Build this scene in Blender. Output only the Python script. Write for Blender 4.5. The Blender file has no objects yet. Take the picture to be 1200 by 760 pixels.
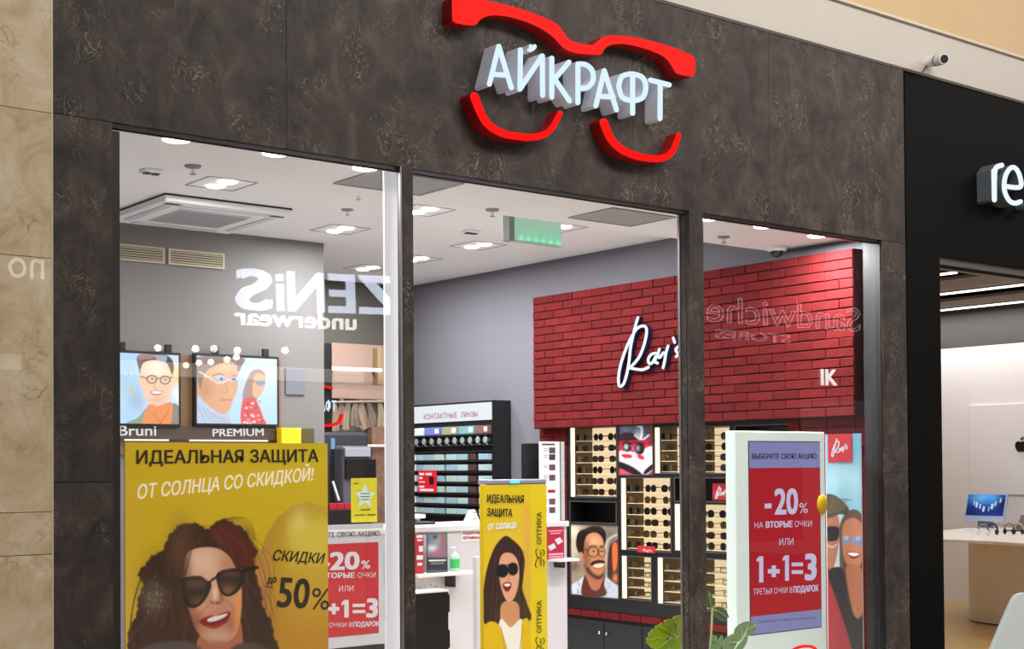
import bpy, bmesh, math, random
import numpy as np
from mathutils import Vector, Matrix
random.seed(7)
SC = bpy.context.scene
COL = SC.collection

# ------------------------------------------------------------------ camera
YAW, PITCH, ROLL = [math.radians(a) for a in (51.401, 1.0135, -0.4178)]
F, CX, CY = 1654.13, 600.0, 518.59
EYE = np.array([0.0, -5.9, 1.6])
_f = np.array([math.cos(YAW)*math.cos(PITCH), math.sin(YAW)*math.cos(PITCH), math.sin(PITCH)])
_r = np.array([math.sin(YAW), -math.cos(YAW), 0.0])
_u = np.cross(_r, _f)
_r, _u = _r*math.cos(ROLL)+_u*math.sin(ROLL), -_r*math.sin(ROLL)+_u*math.cos(ROLL)
cam = bpy.data.objects.new('camera', bpy.data.cameras.new('camera'))
COL.objects.link(cam)
cam.matrix_world = Matrix(((_r[0], _u[0], -_f[0], EYE[0]), (_r[1], _u[1], -_f[1], EYE[1]),
                           (_r[2], _u[2], -_f[2], EYE[2]), (0, 0, 0, 1)))
cam.data.sensor_width = 36.0
cam.data.lens = F/1200*36
cam.data.shift_y = (CY-380)/1200
cam.data.clip_start = 0.05
SC.camera = cam
# ------------------------------------------------------------------ world, exposure
W = bpy.data.worlds.new('world'); SC.world = W; W.use_nodes = True
W.node_tree.nodes['Background'].inputs[0].default_value = (1.0, 0.96, 0.9, 1)
W.node_tree.nodes['Background'].inputs[1].default_value = 0.22
SC.view_settings.view_transform = 'Standard'
SC.view_settings.look = 'None'
SC.view_settings.gamma = 1
SC.view_settings.use_curve_mapping = False
SC.view_settings.exposure = 0.0
SC.cycles.use_denoising = True
SC.cycles.max_bounces = 8
SC.cycles.transparent_max_bounces = 16
SC.cycles.sample_clamp_indirect = 4.0
SC.cycles.caustics_reflective = False


def light(name, kind, loc, power, col=(1, 1, 1), size=1.0, size_y=None, target=None, parent=None, spot=None, spread=None):
    d = bpy.data.lights.new(name, kind)
    d.energy = power; d.color = col
    if kind == 'AREA':
        d.shape = 'RECTANGLE' if size_y else 'DISK'
        d.size = size
        if size_y: d.size_y = size_y
        if spread: d.spread = math.radians(spread)
    elif kind == 'SPOT':
        d.spot_size = math.radians(spot or 90); d.spot_blend = 0.7; d.shadow_soft_size = size
    else:
        d.shadow_soft_size = size
    o = bpy.data.objects.new(name, d); COL.objects.link(o)
    if parent is not None:
        o.parent = parent; loc = tuple(np.array(loc)-OFF[parent.name])
    o.location = loc
    if target is not None:
        tl = np.array(target) - (OFF[parent.name] if parent is not None else 0)
        o.rotation_euler = (Vector(tl)-Vector(loc)).to_track_quat('-Z', 'Y').to_euler()
    return o


OFF = {}
WARM = (1.0, 0.93, 0.84)
# unseen mall corridor lamps: bare area lights placed to light the facade
light('unseen_mall_lamp', 'AREA', (6.2, -4.6, 7.2), 350, WARM, 6, 1.6, target=(7, -1, 2))
light('unseen_mall_lamp', 'AREA', (13.5, -4.6, 7.2), 230, WARM, 8, 1.6, target=(10, -1, 2))


# ------------------------------------------------------------------ maths helpers
def ray(x, y):
    return _f + _r*(x-CX)/F - _u*(y-CY)/F


def at(x, y, X=None, Y=None, Z=None):
    d = ray(x, y)
    if X is not None: t = (X-EYE[0])/d[0]
    elif Y is not None: t = (Y-EYE[1])/d[1]
    else: t = (Z-EYE[2])/d[2]
    return EYE+t*d


def PJ(p):
    d = np.asarray(p, float)-EYE
    z = d@_f
    return np.stack([CX+F*(d@_r)/z, CY-F*(d@_u)/z], -1)


def lin(h):
    h = h.lstrip('#')
    c = np.array([int(h[i:i+2], 16)/255 for i in (0, 2, 4)])
    return np.where(c <= 0.04045, c/12.92, ((c+0.055)/1.055)**2.4)


def spline(pts, n=6, closed=False):
    P = np.array(pts, float); N = len(P); out = []
    rng = range(N) if closed else range(N-1)
    for i in rng:
        if closed: p0, p1, p2, p3 = P[i-1], P[i], P[(i+1) % N], P[(i+2) % N]
        else: p0, p1, p2, p3 = P[max(i-1, 0)], P[i], P[i+1], P[min(i+2, N-1)]
        for k in range(n):
            t = k/n
            out.append(0.5*((2*p1)+(-p0+p2)*t+(2*p0-5*p1+4*p2-p3)*t*t+(-p0+3*p1-3*p2+p3)*t**3))
    if not closed: out.append(P[-1])
    return np.array(out)


# ------------------------------------------------------------------ materials
MATS = {}


def new_mat(name):
    m = bpy.data.materials.new(name); m.use_nodes = True
    nt = m.node_tree; b = nt.nodes['Principled BSDF']
    return m, nt, b


def mat(name, hexc='#808080', rough=0.5, metal=0.0, emit=0.0, var=0.05, scale=8.0, bump=0.0, coat=0.0, spec=0.5, alpha=1.0, random_obj=0.0):
    if name in MATS: return MATS[name]
    m, nt, b = new_mat(name)
    c = lin(hexc)
    tc = nt.nodes.new('ShaderNodeTexCoord')
    nz = nt.nodes.new('ShaderNodeTexNoise'); nz.inputs['Scale'].default_value = scale; nz.inputs['Detail'].default_value = 3
    nt.links.new(tc.outputs['Object'], nz.inputs['Vector'])
    mx = nt.nodes.new('ShaderNodeMix'); mx.data_type = 'RGBA'
    mx.inputs['A'].default_value = (*np.clip(c*(1-var), 0, 1), 1)
    mx.inputs['B'].default_value = (*np.clip(c*(1+var), 0, 1), 1)
    nt.links.new(nz.outputs['Fac'], mx.inputs['Factor'])
    out = mx.outputs['Result']
    if random_obj:
        oi = nt.nodes.new('ShaderNodeObjectInfo')
        hs = nt.nodes.new('ShaderNodeHueSaturation')
        mr = nt.nodes.new('ShaderNodeMapRange')
        mr.inputs['To Min'].default_value = 1-random_obj; mr.inputs['To Max'].default_value = 1+random_obj
        nt.links.new(oi.outputs['Random'], mr.inputs['Value'])
        nt.links.new(mr.outputs['Result'], hs.inputs['Value'])
        nt.links.new(out, hs.inputs['Color']); out = hs.outputs['Color']
    nt.links.new(out, b.inputs['Base Color'])
    b.inputs['Roughness'].default_value = rough
    b.inputs['Metallic'].default_value = metal
    b.inputs['Specular IOR Level'].default_value = spec
    b.inputs['Coat Weight'].default_value = coat
    b.inputs['Coat Roughness'].default_value = 0.05
    if emit:
        nt.links.new(out, b.inputs['Emission Color']); b.inputs['Emission Strength'].default_value = emit
    if bump:
        bp = nt.nodes.new('ShaderNodeBump'); bp.inputs['Strength'].default_value = bump; bp.inputs['Distance'].default_value = 0.01
        nt.links.new(nz.outputs['Fac'], bp.inputs['Height']); nt.links.new(bp.outputs['Normal'], b.inputs['Normal'])
    MATS[name] = m
    return m


def ramp(nt, fac, stops):
    r = nt.nodes.new('ShaderNodeValToRGB')
    while len(r.color_ramp.elements) < len(stops): r.color_ramp.elements.new(0.5)
    for e, (p, h) in zip(r.color_ramp.elements, stops):
        e.position = p; e.color = (*lin(h), 1)
    nt.links.new(fac, r.inputs['Fac'])
    return r.outputs['Color']


def stone_mat(name, stops, vein, vein_amt, rough, coat=0.0, sc=1.0, vs=3.0, stretch=(1, 1, 1)):
    m, nt, b = new_mat(name)
    tc = nt.nodes.new('ShaderNodeTexCoord')
    mp = nt.nodes.new('ShaderNodeMapping'); mp.inputs['Scale'].default_value = stretch
    oi = nt.nodes.new('ShaderNodeObjectInfo')
    nt.links.new(tc.outputs['Object'], mp.inputs['Vector'])
    ad = nt.nodes.new('ShaderNodeVectorMath'); ad.operation = 'ADD'
    mu = nt.nodes.new('ShaderNodeVectorMath'); mu.operation = 'SCALE'
    cb = nt.nodes.new('ShaderNodeCombineXYZ')
    for k in range(3): nt.links.new(oi.outputs['Random'], cb.inputs[k])
    nt.links.new(cb.outputs[0], mu.inputs[0]); mu.inputs['Scale'].default_value = 9.0
    nt.links.new(mp.outputs[0], ad.inputs[0]); nt.links.new(mu.outputs[0], ad.inputs[1])
    V = ad.outputs[0]
    n1 = nt.nodes.new('ShaderNodeTexNoise'); n1.inputs['Scale'].default_value = 2.4*sc; n1.inputs['Detail'].default_value = 9; n1.inputs['Roughness'].default_value = 0.68
    n1.inputs['Distortion'].default_value = 0.7
    nt.links.new(V, n1.inputs['Vector'])
    base = ramp(nt, n1.outputs['Fac'], stops)
    # thin crooked veins: narrow band of a distorted noise
    n2 = nt.nodes.new('ShaderNodeTexNoise'); n2.inputs['Scale'].default_value = vs*sc; n2.inputs['Detail'].default_value = 6; n2.inputs['Distortion'].default_value = 1.6
    nt.links.new(V, n2.inputs['Vector'])
    s = nt.nodes.new('ShaderNodeMath'); s.operation = 'SUBTRACT'; s.inputs[1].default_value = 0.5
    nt.links.new(n2.outputs['Fac'], s.inputs[0])
    a = nt.nodes.new('ShaderNodeMath'); a.operation = 'ABSOLUTE'; nt.links.new(s.outputs[0], a.inputs[0])
    mr = nt.nodes.new('ShaderNodeMapRange'); mr.inputs['From Min'].default_value = 0.0; mr.inputs['From Max'].default_value = 0.02
    mr.inputs['To Min'].default_value = 1; mr.inputs['To Max'].default_value = 0
    nt.links.new(a.outputs[0], mr.inputs['Value'])
    n3 = nt.nodes.new('ShaderNodeTexNoise'); n3.inputs['Scale'].default_value = 2.2*sc
    nt.links.new(V, n3.inputs['Vector'])
    m3 = nt.nodes.new('ShaderNodeMapRange'); m3.inputs['From Min'].default_value = 0.47; m3.inputs['From Max'].default_value = 0.72
    nt.links.new(n3.outputs['Fac'], m3.inputs['Value'])
    mm = nt.nodes.new('ShaderNodeMath'); mm.operation = 'MULTIPLY'
    nt.links.new(mr.outputs[0], mm.inputs[0]); nt.links.new(m3.outputs[0], mm.inputs[1])
    m4 = nt.nodes.new('ShaderNodeMath'); m4.operation = 'MULTIPLY'; m4.inputs[1].default_value = vein_amt
    nt.links.new(mm.outputs[0], m4.inputs[0])
    mx = nt.nodes.new('ShaderNodeMix'); mx.data_type = 'RGBA'
    nt.links.new(m4.outputs[0], mx.inputs['Factor']); nt.links.new(base, mx.inputs['A']); mx.inputs['B'].default_value = (*lin(vein), 1)
    nt.links.new(mx.outputs['Result'], b.inputs['Base Color'])
    b.inputs['Roughness'].default_value = rough; b.inputs['Coat Weight'].default_value = coat; b.inputs['Coat Roughness'].default_value = 0.01; b.inputs['Specular IOR Level'].default_value = 0.25
    bp = nt.nodes.new('ShaderNodeBump'); bp.inputs['Strength'].default_value = 0.12; bp.inputs['Distance'].default_value = 0.005
    nt.links.new(n1.outputs['Fac'], bp.inputs['Height']); nt.links.new(bp.outputs['Normal'], b.inputs['Normal'])
    MATS[name] = m
    return m


def emis(name, hexc, s):
    if name in MATS: return MATS[name]
    m, nt, b = new_mat(name)
    c = lin(hexc)
    b.inputs['Base Color'].default_value = (*c*0.08, 1); b.inputs['Specular IOR Level'].default_value = 0.1; b.inputs['Roughness'].default_value = 0.6
    b.inputs['Emission Color'].default_value = (*c, 1); b.inputs['Emission Strength'].default_value = s
    MATS[name] = m
    return m


def glass_mat(name, tint='#ffffff', k=1.0, dens=0.0, f0=0.04):
    m = bpy.data.materials.new(name); m.use_nodes = True; nt = m.node_tree
    for n in list(nt.nodes): nt.nodes.remove(n)
    out = nt.nodes.new('ShaderNodeOutputMaterial')
    ge = nt.nodes.new('ShaderNodeNewGeometry')
    dt = nt.nodes.new('ShaderNodeVectorMath'); dt.operation = 'DOT_PRODUCT'
    nt.links.new(ge.outputs['Normal'], dt.inputs[0]); nt.links.new(ge.outputs['Incoming'], dt.inputs[1])

    def M(op, a, b=None):
        q = nt.nodes.new('ShaderNodeMath'); q.operation = op
        for i, v in enumerate((a, b)):
            if v is None: continue
            if isinstance(v, (int, float)): q.inputs[i].default_value = v
            else: nt.links.new(v, q.inputs[i])
        return q.outputs[0]
    c = M('ABSOLUTE', dt.outputs['Value'])
    s = M('POWER', M('SUBTRACT', 1.0, c), 5.0)
    fac = M('MULTIPLY', M('ADD', f0, M('MULTIPLY', s, 1-f0)), k)
    tr = nt.nodes.new('ShaderNodeBsdfTransparent'); tr.inputs[0].default_value = (*lin(tint), 1)
    gl = nt.nodes.new('ShaderNodeBsdfGlossy'); gl.inputs['Roughness'].default_value = 0.0
    mx = nt.nodes.new('ShaderNodeMixShader')
    nt.links.new(fac, mx.inputs[0]); nt.links.new(tr.outputs[0], mx.inputs[1]); nt.links.new(gl.outputs[0], mx.inputs[2])
    nt.links.new(mx.outputs[0], out.inputs[0])
    MATS[name] = m
    return m


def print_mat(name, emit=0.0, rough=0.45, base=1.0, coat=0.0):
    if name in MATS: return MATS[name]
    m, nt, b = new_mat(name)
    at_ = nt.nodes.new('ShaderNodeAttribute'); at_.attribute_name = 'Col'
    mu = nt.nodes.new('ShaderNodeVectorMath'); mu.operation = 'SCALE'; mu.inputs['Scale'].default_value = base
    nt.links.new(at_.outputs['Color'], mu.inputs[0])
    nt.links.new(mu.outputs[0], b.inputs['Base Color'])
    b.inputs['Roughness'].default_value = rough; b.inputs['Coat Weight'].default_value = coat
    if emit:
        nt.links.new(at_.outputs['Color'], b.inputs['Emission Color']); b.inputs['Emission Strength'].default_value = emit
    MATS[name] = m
    return m


# ------------------------------------------------------------------ mesh helpers
class MB:
    def __init__(s): s.v = []; s.f = []; s.m = []

    def add(s, v, f, mi=0):
        o = len(s.v); s.v += [tuple(map(float, p)) for p in v]
        s.f += [tuple(i+o for i in q) for q in f]; s.m += [mi]*len(f)
        return s

    def box(s, x0, x1, y0, y1, z0, z1, mi=0):
        x0, x1 = sorted((x0, x1)); y0, y1 = sorted((y0, y1)); z0, z1 = sorted((z0, z1))
        v = [(x, y, z) for x in (x0, x1) for y in (y0, y1) for z in (z0, z1)]
        return s.add(v, [(0, 1, 3, 2), (4, 6, 7, 5), (0, 4, 5, 1), (2, 3, 7, 6), (0, 2, 6, 4), (1, 5, 7, 3)], mi)

    def prism(s, pts, vec, mi=0, side=None):
        n = len(pts); P = [np.array(p, float) for p in pts]; Q = [p+np.array(vec, float) for p in P]
        o = len(s.v)
        s.add(P+Q, [tuple(range(n)), tuple(range(2*n-1, n-1, -1))], mi)
        sf = [(i, i+n, (i+1) % n+n, (i+1) % n) for i in range(n)]
        s.f += [tuple(k+o for k in q) for q in sf]; s.m += [mi if side is None else side]*n
        return s

    def tube(s, path, r, seg=8, mi=0, cap=True):
        P = [np.array(p, float) for p in path]; n = len(P); rings = []
        for i in range(n):
            d = P[min(i+1, n-1)]-P[max(i-1, 0)]; d /= (np.linalg.norm(d)+1e-9)
            a = np.array([0, 0, 1.]) if abs(d[2]) < 0.9 else np.array([1., 0, 0])
            u = np.cross(d, a); u /= np.linalg.norm(u); w = np.cross(u, d)
            ri = r[i] if hasattr(r, '__len__') else r
            rings.append([P[i]+ri*(math.cos(t)*u+math.sin(t)*w) for t in np.linspace(0, 2*math.pi, seg, endpoint=False)])
        v = [p for q in rings for p in q]
        f = [(i*seg+j, i*seg+(j+1) % seg, (i+1)*seg+(j+1) % seg, (i+1)*seg+j) for i in range(n-1) for j in range(seg)]
        if cap: f += [tuple(range(seg))[::-1], tuple(range((n-1)*seg, n*seg))]
        return s.add(v, f, mi)

    def ell(s, c, r, seg=14, rings=8, mi=0):
        c = np.array(c, float); r = np.array([r]*3 if not hasattr(r, '__len__') else r, float)
        v = [c+r*np.array([math.sin(a)*math.cos(t), math.sin(a)*math.sin(t), math.cos(a)])
             for a in np.linspace(0.02, math.pi-0.02, rings+1) for t in np.linspace(0, 2*math.pi, seg, endpoint=False)]
        f = [(i*seg+j, (i+1)*seg+j, (i+1)*seg+(j+1) % seg, i*seg+(j+1) % seg) for i in range(rings) for j in range(seg)]
        f += [tuple(range(seg)), tuple(range(rings*seg, (rings+1)*seg))[::-1]]
        return s.add(v, f, mi)

    def lathe(s, c, prof, seg=20, mi=0):
        v = [(c[0]+r*math.cos(t), c[1]+r*math.sin(t), c[2]+z) for r, z in prof for t in np.linspace(0, 2*math.pi, seg, endpoint=False)]
        n = len(prof)
        f = [(i*seg+j, i*seg+(j+1) % seg, (i+1)*seg+(j+1) % seg, (i+1)*seg+j) for i in range(n-1) for j in range(seg)]
        f += [tuple(range(seg))[::-1], tuple(range((n-1)*seg, n*seg))]
        return s.add(v, f, mi)


def tag(o, label=None, cat=None, group=None, kind=None):
    if label: o['label'] = label
    if cat: o['category'] = cat
    if group: o['group'] = group
    if kind: o['kind'] = kind
    return o


def build(name, mb, mats, parent=None, bevel=0.0, smooth=False, label=None, kind=None, cat=None, group=None, base=None):
    if not isinstance(mats, (list, tuple)): mats = [mats]
    V = np.array(mb.v)
    if parent is not None: off = OFF[parent.name]
    elif base is not None: off = np.array(base, float)
    else: off = np.array([(V[:, 0].min()+V[:, 0].max())/2, (V[:, 1].min()+V[:, 1].max())/2, V[:, 2].min()])
    me = bpy.data.meshes.new(name)
    me.from_pydata((V-off).tolist(), [], mb.f)
    for m in mats: me.materials.append(m)
    if len(mats) > 1: me.polygons.foreach_set('material_index', mb.m)
    bm = bmesh.new(); bm.from_mesh(me)
    bmesh.ops.recalc_face_normals(bm, faces=bm.faces)
    if bevel:
        ed = [e for e in bm.edges if len(e.link_faces) == 2 and e.calc_face_angle(0) > 0.6]
        bmesh.ops.bevel(bm, geom=ed, offset=bevel, segments=2, profile=0.5, affect='EDGES', clamp_overlap=True)
    bm.to_mesh(me); bm.free()
    if smooth:
        me.polygons.foreach_set('use_smooth', [True]*len(me.polygons))
    o = bpy.data.objects.new(name, me); COL.objects.link(o)
    if parent is not None: o.parent = parent
    else: o.location = off
    OFF[o.name] = off
    return tag(o, label, cat, group, kind)


def thing(name, loc, label=None, cat=None, group=None, kind=None):
    o = bpy.data.objects.new(name, None); COL.objects.link(o)
    o.location = loc; o.empty_display_size = 0.1
    OFF[o.name] = np.array(loc, float)
    return tag(o, label, cat, group, kind)


def bx(name, dims, m, parent=None, **k):
    return build(name, MB().box(*dims), m, parent, **k)


# ---- flat prints: a sheet standing at its real place, its picture baked as vertex colour
class Paint:
    def __init__(s, P, base): s.P = P; s.c = np.tile(lin(base), (len(P), 1)); s.k = None

    def clip(s, pts=None):
        s.k = None
        if pts is not None:
            c0 = s.c; s.c = np.zeros_like(c0); s.poly(pts, '#ffffff'); k = s.c[:, 0].copy(); s.c = c0; s.k = k

    def _mix(s, idx, a, hexc):
        if s.k is not None: a = a*s.k[idx]
        s.c[idx] = s.c[idx]*(1-a[:, None])+lin(hexc)*a[:, None]

    def poly(s, pts, hexc, a=1.0, soft=1.2, smooth=True, n=5):
        Q = spline(pts, n, True) if smooth else np.array(pts, float)
        lo, hi = Q.min(0)-soft, Q.max(0)+soft
        idx = np.where(((s.P > lo) & (s.P < hi)).all(1))[0]
        if not len(idx): return
        p = s.P[idx]; ins = np.zeros(len(idx), bool); dist = np.full(len(idx), 1e9)
        for i in range(len(Q)):
            A, B = Q[i-1], Q[i]
            if A[1] != B[1]:
                c = ((A[1] > p[:, 1]) != (B[1] > p[:, 1])) & (p[:, 0] < (B[0]-A[0])*(p[:, 1]-A[1])/(B[1]-A[1])+A[0])
                ins ^= c
            d = B-A; L = d@d+1e-9
            t = np.clip(((p-A)@d)/L, 0, 1)
            dist = np.minimum(dist, np.hypot(*(p-A-t[:, None]*d).T))
        sd = np.where(ins, dist, -dist)
        s._mix(idx, a*np.clip(0.5+sd/soft, 0, 1), hexc)

    def ell(s, cx, cy, rx, ry, hexc, a=1.0, rot=0, soft=1.2):
        t = np.linspace(0, 2*math.pi, 24, endpoint=False); r = math.radians(rot)
        x, y = rx*np.cos(t), ry*np.sin(t)
        s.poly(np.stack([cx+x*math.cos(r)-y*math.sin(r), cy+x*math.sin(r)+y*math.cos(r)], -1), hexc, a, soft, False)

    def blob(s, cx, cy, rx, ry, hexc, a=1.0):
        d = ((s.P[:, 0]-cx)/rx)**2+((s.P[:, 1]-cy)/ry)**2
        s._mix(np.arange(len(s.P)), a*np.exp(-d), hexc)

    def line(s, pts, w, hexc, a=1.0, soft=1.0, smooth=True):
        Q = spline(pts, 5) if smooth and len(pts) > 2 else np.array(pts, float)
        lo, hi = Q.min(0)-w-soft, Q.max(0)+w+soft
        idx = np.where(((s.P > lo) & (s.P < hi)).all(1))[0]
        if not len(idx): return
        p = s.P[idx]; dist = np.full(len(idx), 1e9)
        for i in range(1, len(Q)):
            A, B = Q[i-1], Q[i]; d = B-A; L = d@d+1e-9
            t = np.clip(((p-A)@d)/L, 0, 1)
            dist = np.minimum(dist, np.hypot(*(p-A-t[:, None]*d).T))
        s._mix(idx, a*np.clip(0.5+(w/2-dist)/soft, 0, 1), hexc)


def sheet(name, parent, ax, c, u0, u1, z0, z1, step, fn, base, m, **k):
    nu = max(2, int(abs(u1-u0)/step)+1); nz = max(2, int(abs(z1-z0)/step)+1)
    U, Z = np.meshgrid(np.linspace(u0, u1, nu), np.linspace(z0, z1, nz))
    C = np.full(U.size, c)
    V = np.stack([U.ravel(), C, Z.ravel()] if ax == 'Y' else [C, U.ravel(), Z.ravel()], -1)
    p = Paint(PJ(V), base); fn(p)
    i = np.arange(nu*nz).reshape(nz, nu)
    Fc = np.stack([i[:-1, :-1], i[:-1, 1:], i[1:, 1:], i[1:, :-1]], -1).reshape(-1, 4)
    off = OFF[parent.name]
    me = bpy.data.meshes.new(name)
    me.from_pydata((V-off).tolist(), [], Fc.tolist())
    ca = me.color_attributes.new('Col', 'FLOAT_COLOR', 'POINT')
    ca.data.foreach_set('color', np.concatenate([np.clip(p.c, 0, 1), np.ones((len(V), 1))], 1).ravel().astype(np.float32))
    me.materials.append(m)
    o = bpy.data.objects.new(name, me); COL.objects.link(o); o.parent = parent
    OFF[o.name] = off
    return tag(o, **k)


# ---- lettering
_TX = {}


def glyphs(s, bold, res):
    key = (s, bold, res)
    if key in _TX: return _TX[key]
    c = bpy.data.curves.new('t', 'FONT'); c.body = s; c.resolution_u = res
    o = bpy.data.objects.new('t', c)
    me = o.to_mesh()
    V = np.array([v.co[:] for v in me.vertices]); Fs = [tuple(p.vertices) for p in me.polygons]
    o.to_mesh_clear(); bpy.data.objects.remove(o); bpy.data.curves.remove(c)
    if bold:
        n = len(V); VV = []; FF = []
        for k, (sx, sy) in enumerate(((-1, -.7), (1, -.7), (-1, .7), (1, .7), (0, 0))):
            VV.append(V+np.array([sx*bold, sy*bold, k*.0004])); FF += [tuple(i+k*n for i in q) for q in Fs]
        V, Fs = np.concatenate(VV), FF
    _TX[key] = (V, Fs)
    return _TX[key]


def text(name, s, plane, p0, p1, hpx, m, parent, bold=0.0, shear=0.0, lift=0.002, res=3, thick=0.0, mirror=False, cap=None, label=None, latin=False, mi_side=None, **k):
    """s is laid along the line p0->p1 (pixels, on the plane), capitals hpx tall at p0"""
    A, B = at(*p0, **plane), at(*p1, **plane)
    U = at(p0[0], p0[1]-hpx, **plane)
    V, Fs = glyphs(s, bold, res)
    x0, x1 = V[:, 0].min(), V[:, 0].max()
    h = cap or (0.69 if latin else 0.728)
    d = B-A; L = np.linalg.norm(d); d = d/L
    hh = np.linalg.norm(U-A)
    n = np.array([-1., 0, 0]) if 'X' in plane else (np.array([0, -1., 0]) if 'Y' in plane else np.array([0, 0, 1.]))
    up = np.cross(n, d)
    if up[2] < 0: up = -up
    X = (V[:, 0]-x0)/(x1-x0)*L; Yh = V[:, 1]/h*hh
    X = X+shear*Yh
    P = A+X[:, None]*d+Yh[:, None]*up+n*lift+V[:, 2:3]*n
    mb = MB()
    if thick:
        # extruded slab: front, back and the outline walls
        nV = len(P); Q = P-n*thick
        mb.add(np.concatenate([P, Q]), [])
        cnt = {}
        for q in Fs:
            for i in range(len(q)):
                e = (q[i], q[(i+1) % len(q)]); key = tuple(sorted(e)); cnt.setdefault(key, []).append(e)
        for q in Fs:
            mb.f.append(tuple(q)); mb.m.append(0)
        for e in cnt.values():
            if len(e) == 1:
                a, b = e[0]; mb.f.append((a, b, b+nV, a+nV)); mb.m.append(1 if mi_side else 0)
    else:
        mb.add(P, Fs)
    if mirror:
        mb.v = [(x, 0.1-y, z) for x, y, z in mb.v]
    return build(name, mb, [m, mi_side] if mi_side else m, parent, label=label, **k)


def stroke(mb, pts, w, plane, c_front, c_back, mi=0, side=1, smooth=True, n=5, taper=None, discs=True):
    """thick brush stroke traced on the front plane and extruded back to c_back"""
    Q = spline(pts, n) if smooth and len(pts) > 2 else np.array(pts, float)
    ax = 0 if plane == 'X' else 1
    vec = np.zeros(3); vec[ax] = c_back-c_front
    kw = {plane: c_front}
    for i in range(len(Q)-1):
        a, b = Q[i], Q[i+1]; d = (b-a)/(np.linalg.norm(b-a)+1e-9); nn = np.array([-d[1], d[0]])
        wa = wb = w/2
        if taper: wa, wb = w/2*taper(i/(len(Q)-1)), w/2*taper((i+1)/(len(Q)-1))
        mb.prism([at(*(a+nn*wa), **kw), at(*(b+nn*wb), **kw), at(*(b-nn*wb), **kw), at(*(a-nn*wa), **kw)], vec, mi, side)
    for i, a in enumerate(Q):
        if not discs and 0 < i < len(Q)-1: continue
        wa = w/2*(taper(i/(len(Q)-1)) if taper else 1)
        mb.prism([at(a[0]+wa*math.cos(t), a[1]+wa*math.sin(t), **kw) for t in np.linspace(0, 2*math.pi, 12, endpoint=False)], vec, mi, side)
    return mb


def dup(root, loc=None, rotz=None, label=None, group=None, scale=None):
    r = root.copy(); COL.objects.link(r)
    if loc is not None: r.location = loc
    if rotz is not None: r.rotation_euler = (0, 0, rotz)
    if scale: r.scale = (scale,)*3
    if label: r['label'] = label
    if group: r['group'] = group
    OFF[r.name] = np.array(r.location)
    for ch in list(root.children):
        c = ch.copy(); COL.objects.link(c); c.parent = r
        for g in list(ch.children):
            q = g.copy(); COL.objects.link(q); q.parent = c
    return r


# ------------------------------------------------------------------ palette
stone = stone_mat('dark_stone', [(0.3, '#2e2928'), (0.44, '#3e3836'), (0.54, '#48413f'), (0.64, '#57504c'), (0.8, '#756b65')], '#a0968c', 0.9, 0.6, vs=8, sc=2.2, stretch=(1.1, 1.1, 0.8))
marble = stone_mat('beige_marble', [(0.3, '#c0ab88'), (0.45, '#dac7a8'), (0.55, '#e4d3b8'), (0.72, '#f0e6d6')], '#8c6f48', 0.8, 0.25, coat=1.0, sc=2.2)
cream = mat('cream_plaster', '#c9c5bf', 0.7, var=0.03)
beigeup = mat('beige_plaster', '#d0b48c', 0.7, var=0.06, scale=1.5)
black_clad = mat('black_cladding', '#0a0909', 0.7, var=0.08, spec=.12)
white_wall = mat('white_wall', '#e4dfdf', 0.7, var=0.02)
grey_wall = mat('grey_paint', '#6c6970', 0.75, var=0.03, scale=2)
ceil_m = mat('ceiling_paint', '#f3f2f3', 0.8, var=0.02, scale=2)
floor_m = mat('light_floor_tile', '#e6e2dc', 0.35, var=0.08)
alu = mat('brushed_aluminium', '#9a9896', 0.35, metal=0.8, var=0.05)
dark_alu = mat('dark_profile', '#2a2726', 0.45, var=0.05)
white_pl = mat('white_plastic', '#f0f0f4', 0.4, var=0.02)
white_lam = mat('white_laminate', '#dedbdd', 0.35, var=0.02)
black_pl = mat('black_plastic', '#141416', 0.35, var=0.1)
black_lam = mat('black_laminate', '#151416', 0.4, var=0.1)
chrome = mat('chrome', '#d0d0d0', 0.15, metal=1.0, var=0.02)
darkmesh = mat('grille_grey', '#d0ced6', 0.6, var=0.1)
glass = glass_mat('window_glass', k=1.0)
cleargl = glass_mat('clear_glass', '#fbfbfb', k=.6)

# ================================================================== STRUCTURE
XL, XR = 2.211, 8.20          # facade of the optician's shop
Z1, Z2 = 3.128, 4.33          # bottom and top of the fascia
OPL, OPR = 2.46, 7.933        # opening
# --- fascia of stone slabs with hairline joints
wf = thing('wall_front', (XL, 0.1, Z1), kind='structure')
build('backing', MB().box(XL+.003, XR-.003, 0.03, 0.14, Z1+.004, Z2-.002), dark_alu, wf)
xs = [XL, 3.35, 4.55, 5.62, 6.8, XR]
for i in range(5):
    bx('stone_slab', (xs[i]+.0012, xs[i+1]-.0012, 0, 0.03, Z1, Z2), stone, wf)
# pillars of the same stone
wp = thing('wall_left_pier', (XL, 0, 0), kind='structure')
for z0, z1 in ((0, 1.55), (1.553, Z1-.003)):
    bx('stone_slab', (XL, 2.482, 0, 0.03, z0, z1), stone, wp)
bx('backing', (XL+.003, 2.48, 0.03, 0.14, 0, Z1), dark_alu, wp)
wr = thing('wall_right_pier', (XR, 0, 0), kind='structure')
for z0, z1 in ((0, 1.55), (1.553, Z1-.003)):
    bx('stone_slab', (OPR, XR, 0, 0.15, z0, z1), stone, wr)
bx('reveal_panel', (OPR-.006, OPR-.0005, 0.012, 0.15, 0, Z1-.004), mat('reveal_dark', '#121110', .6, var=.2), wr)
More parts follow.
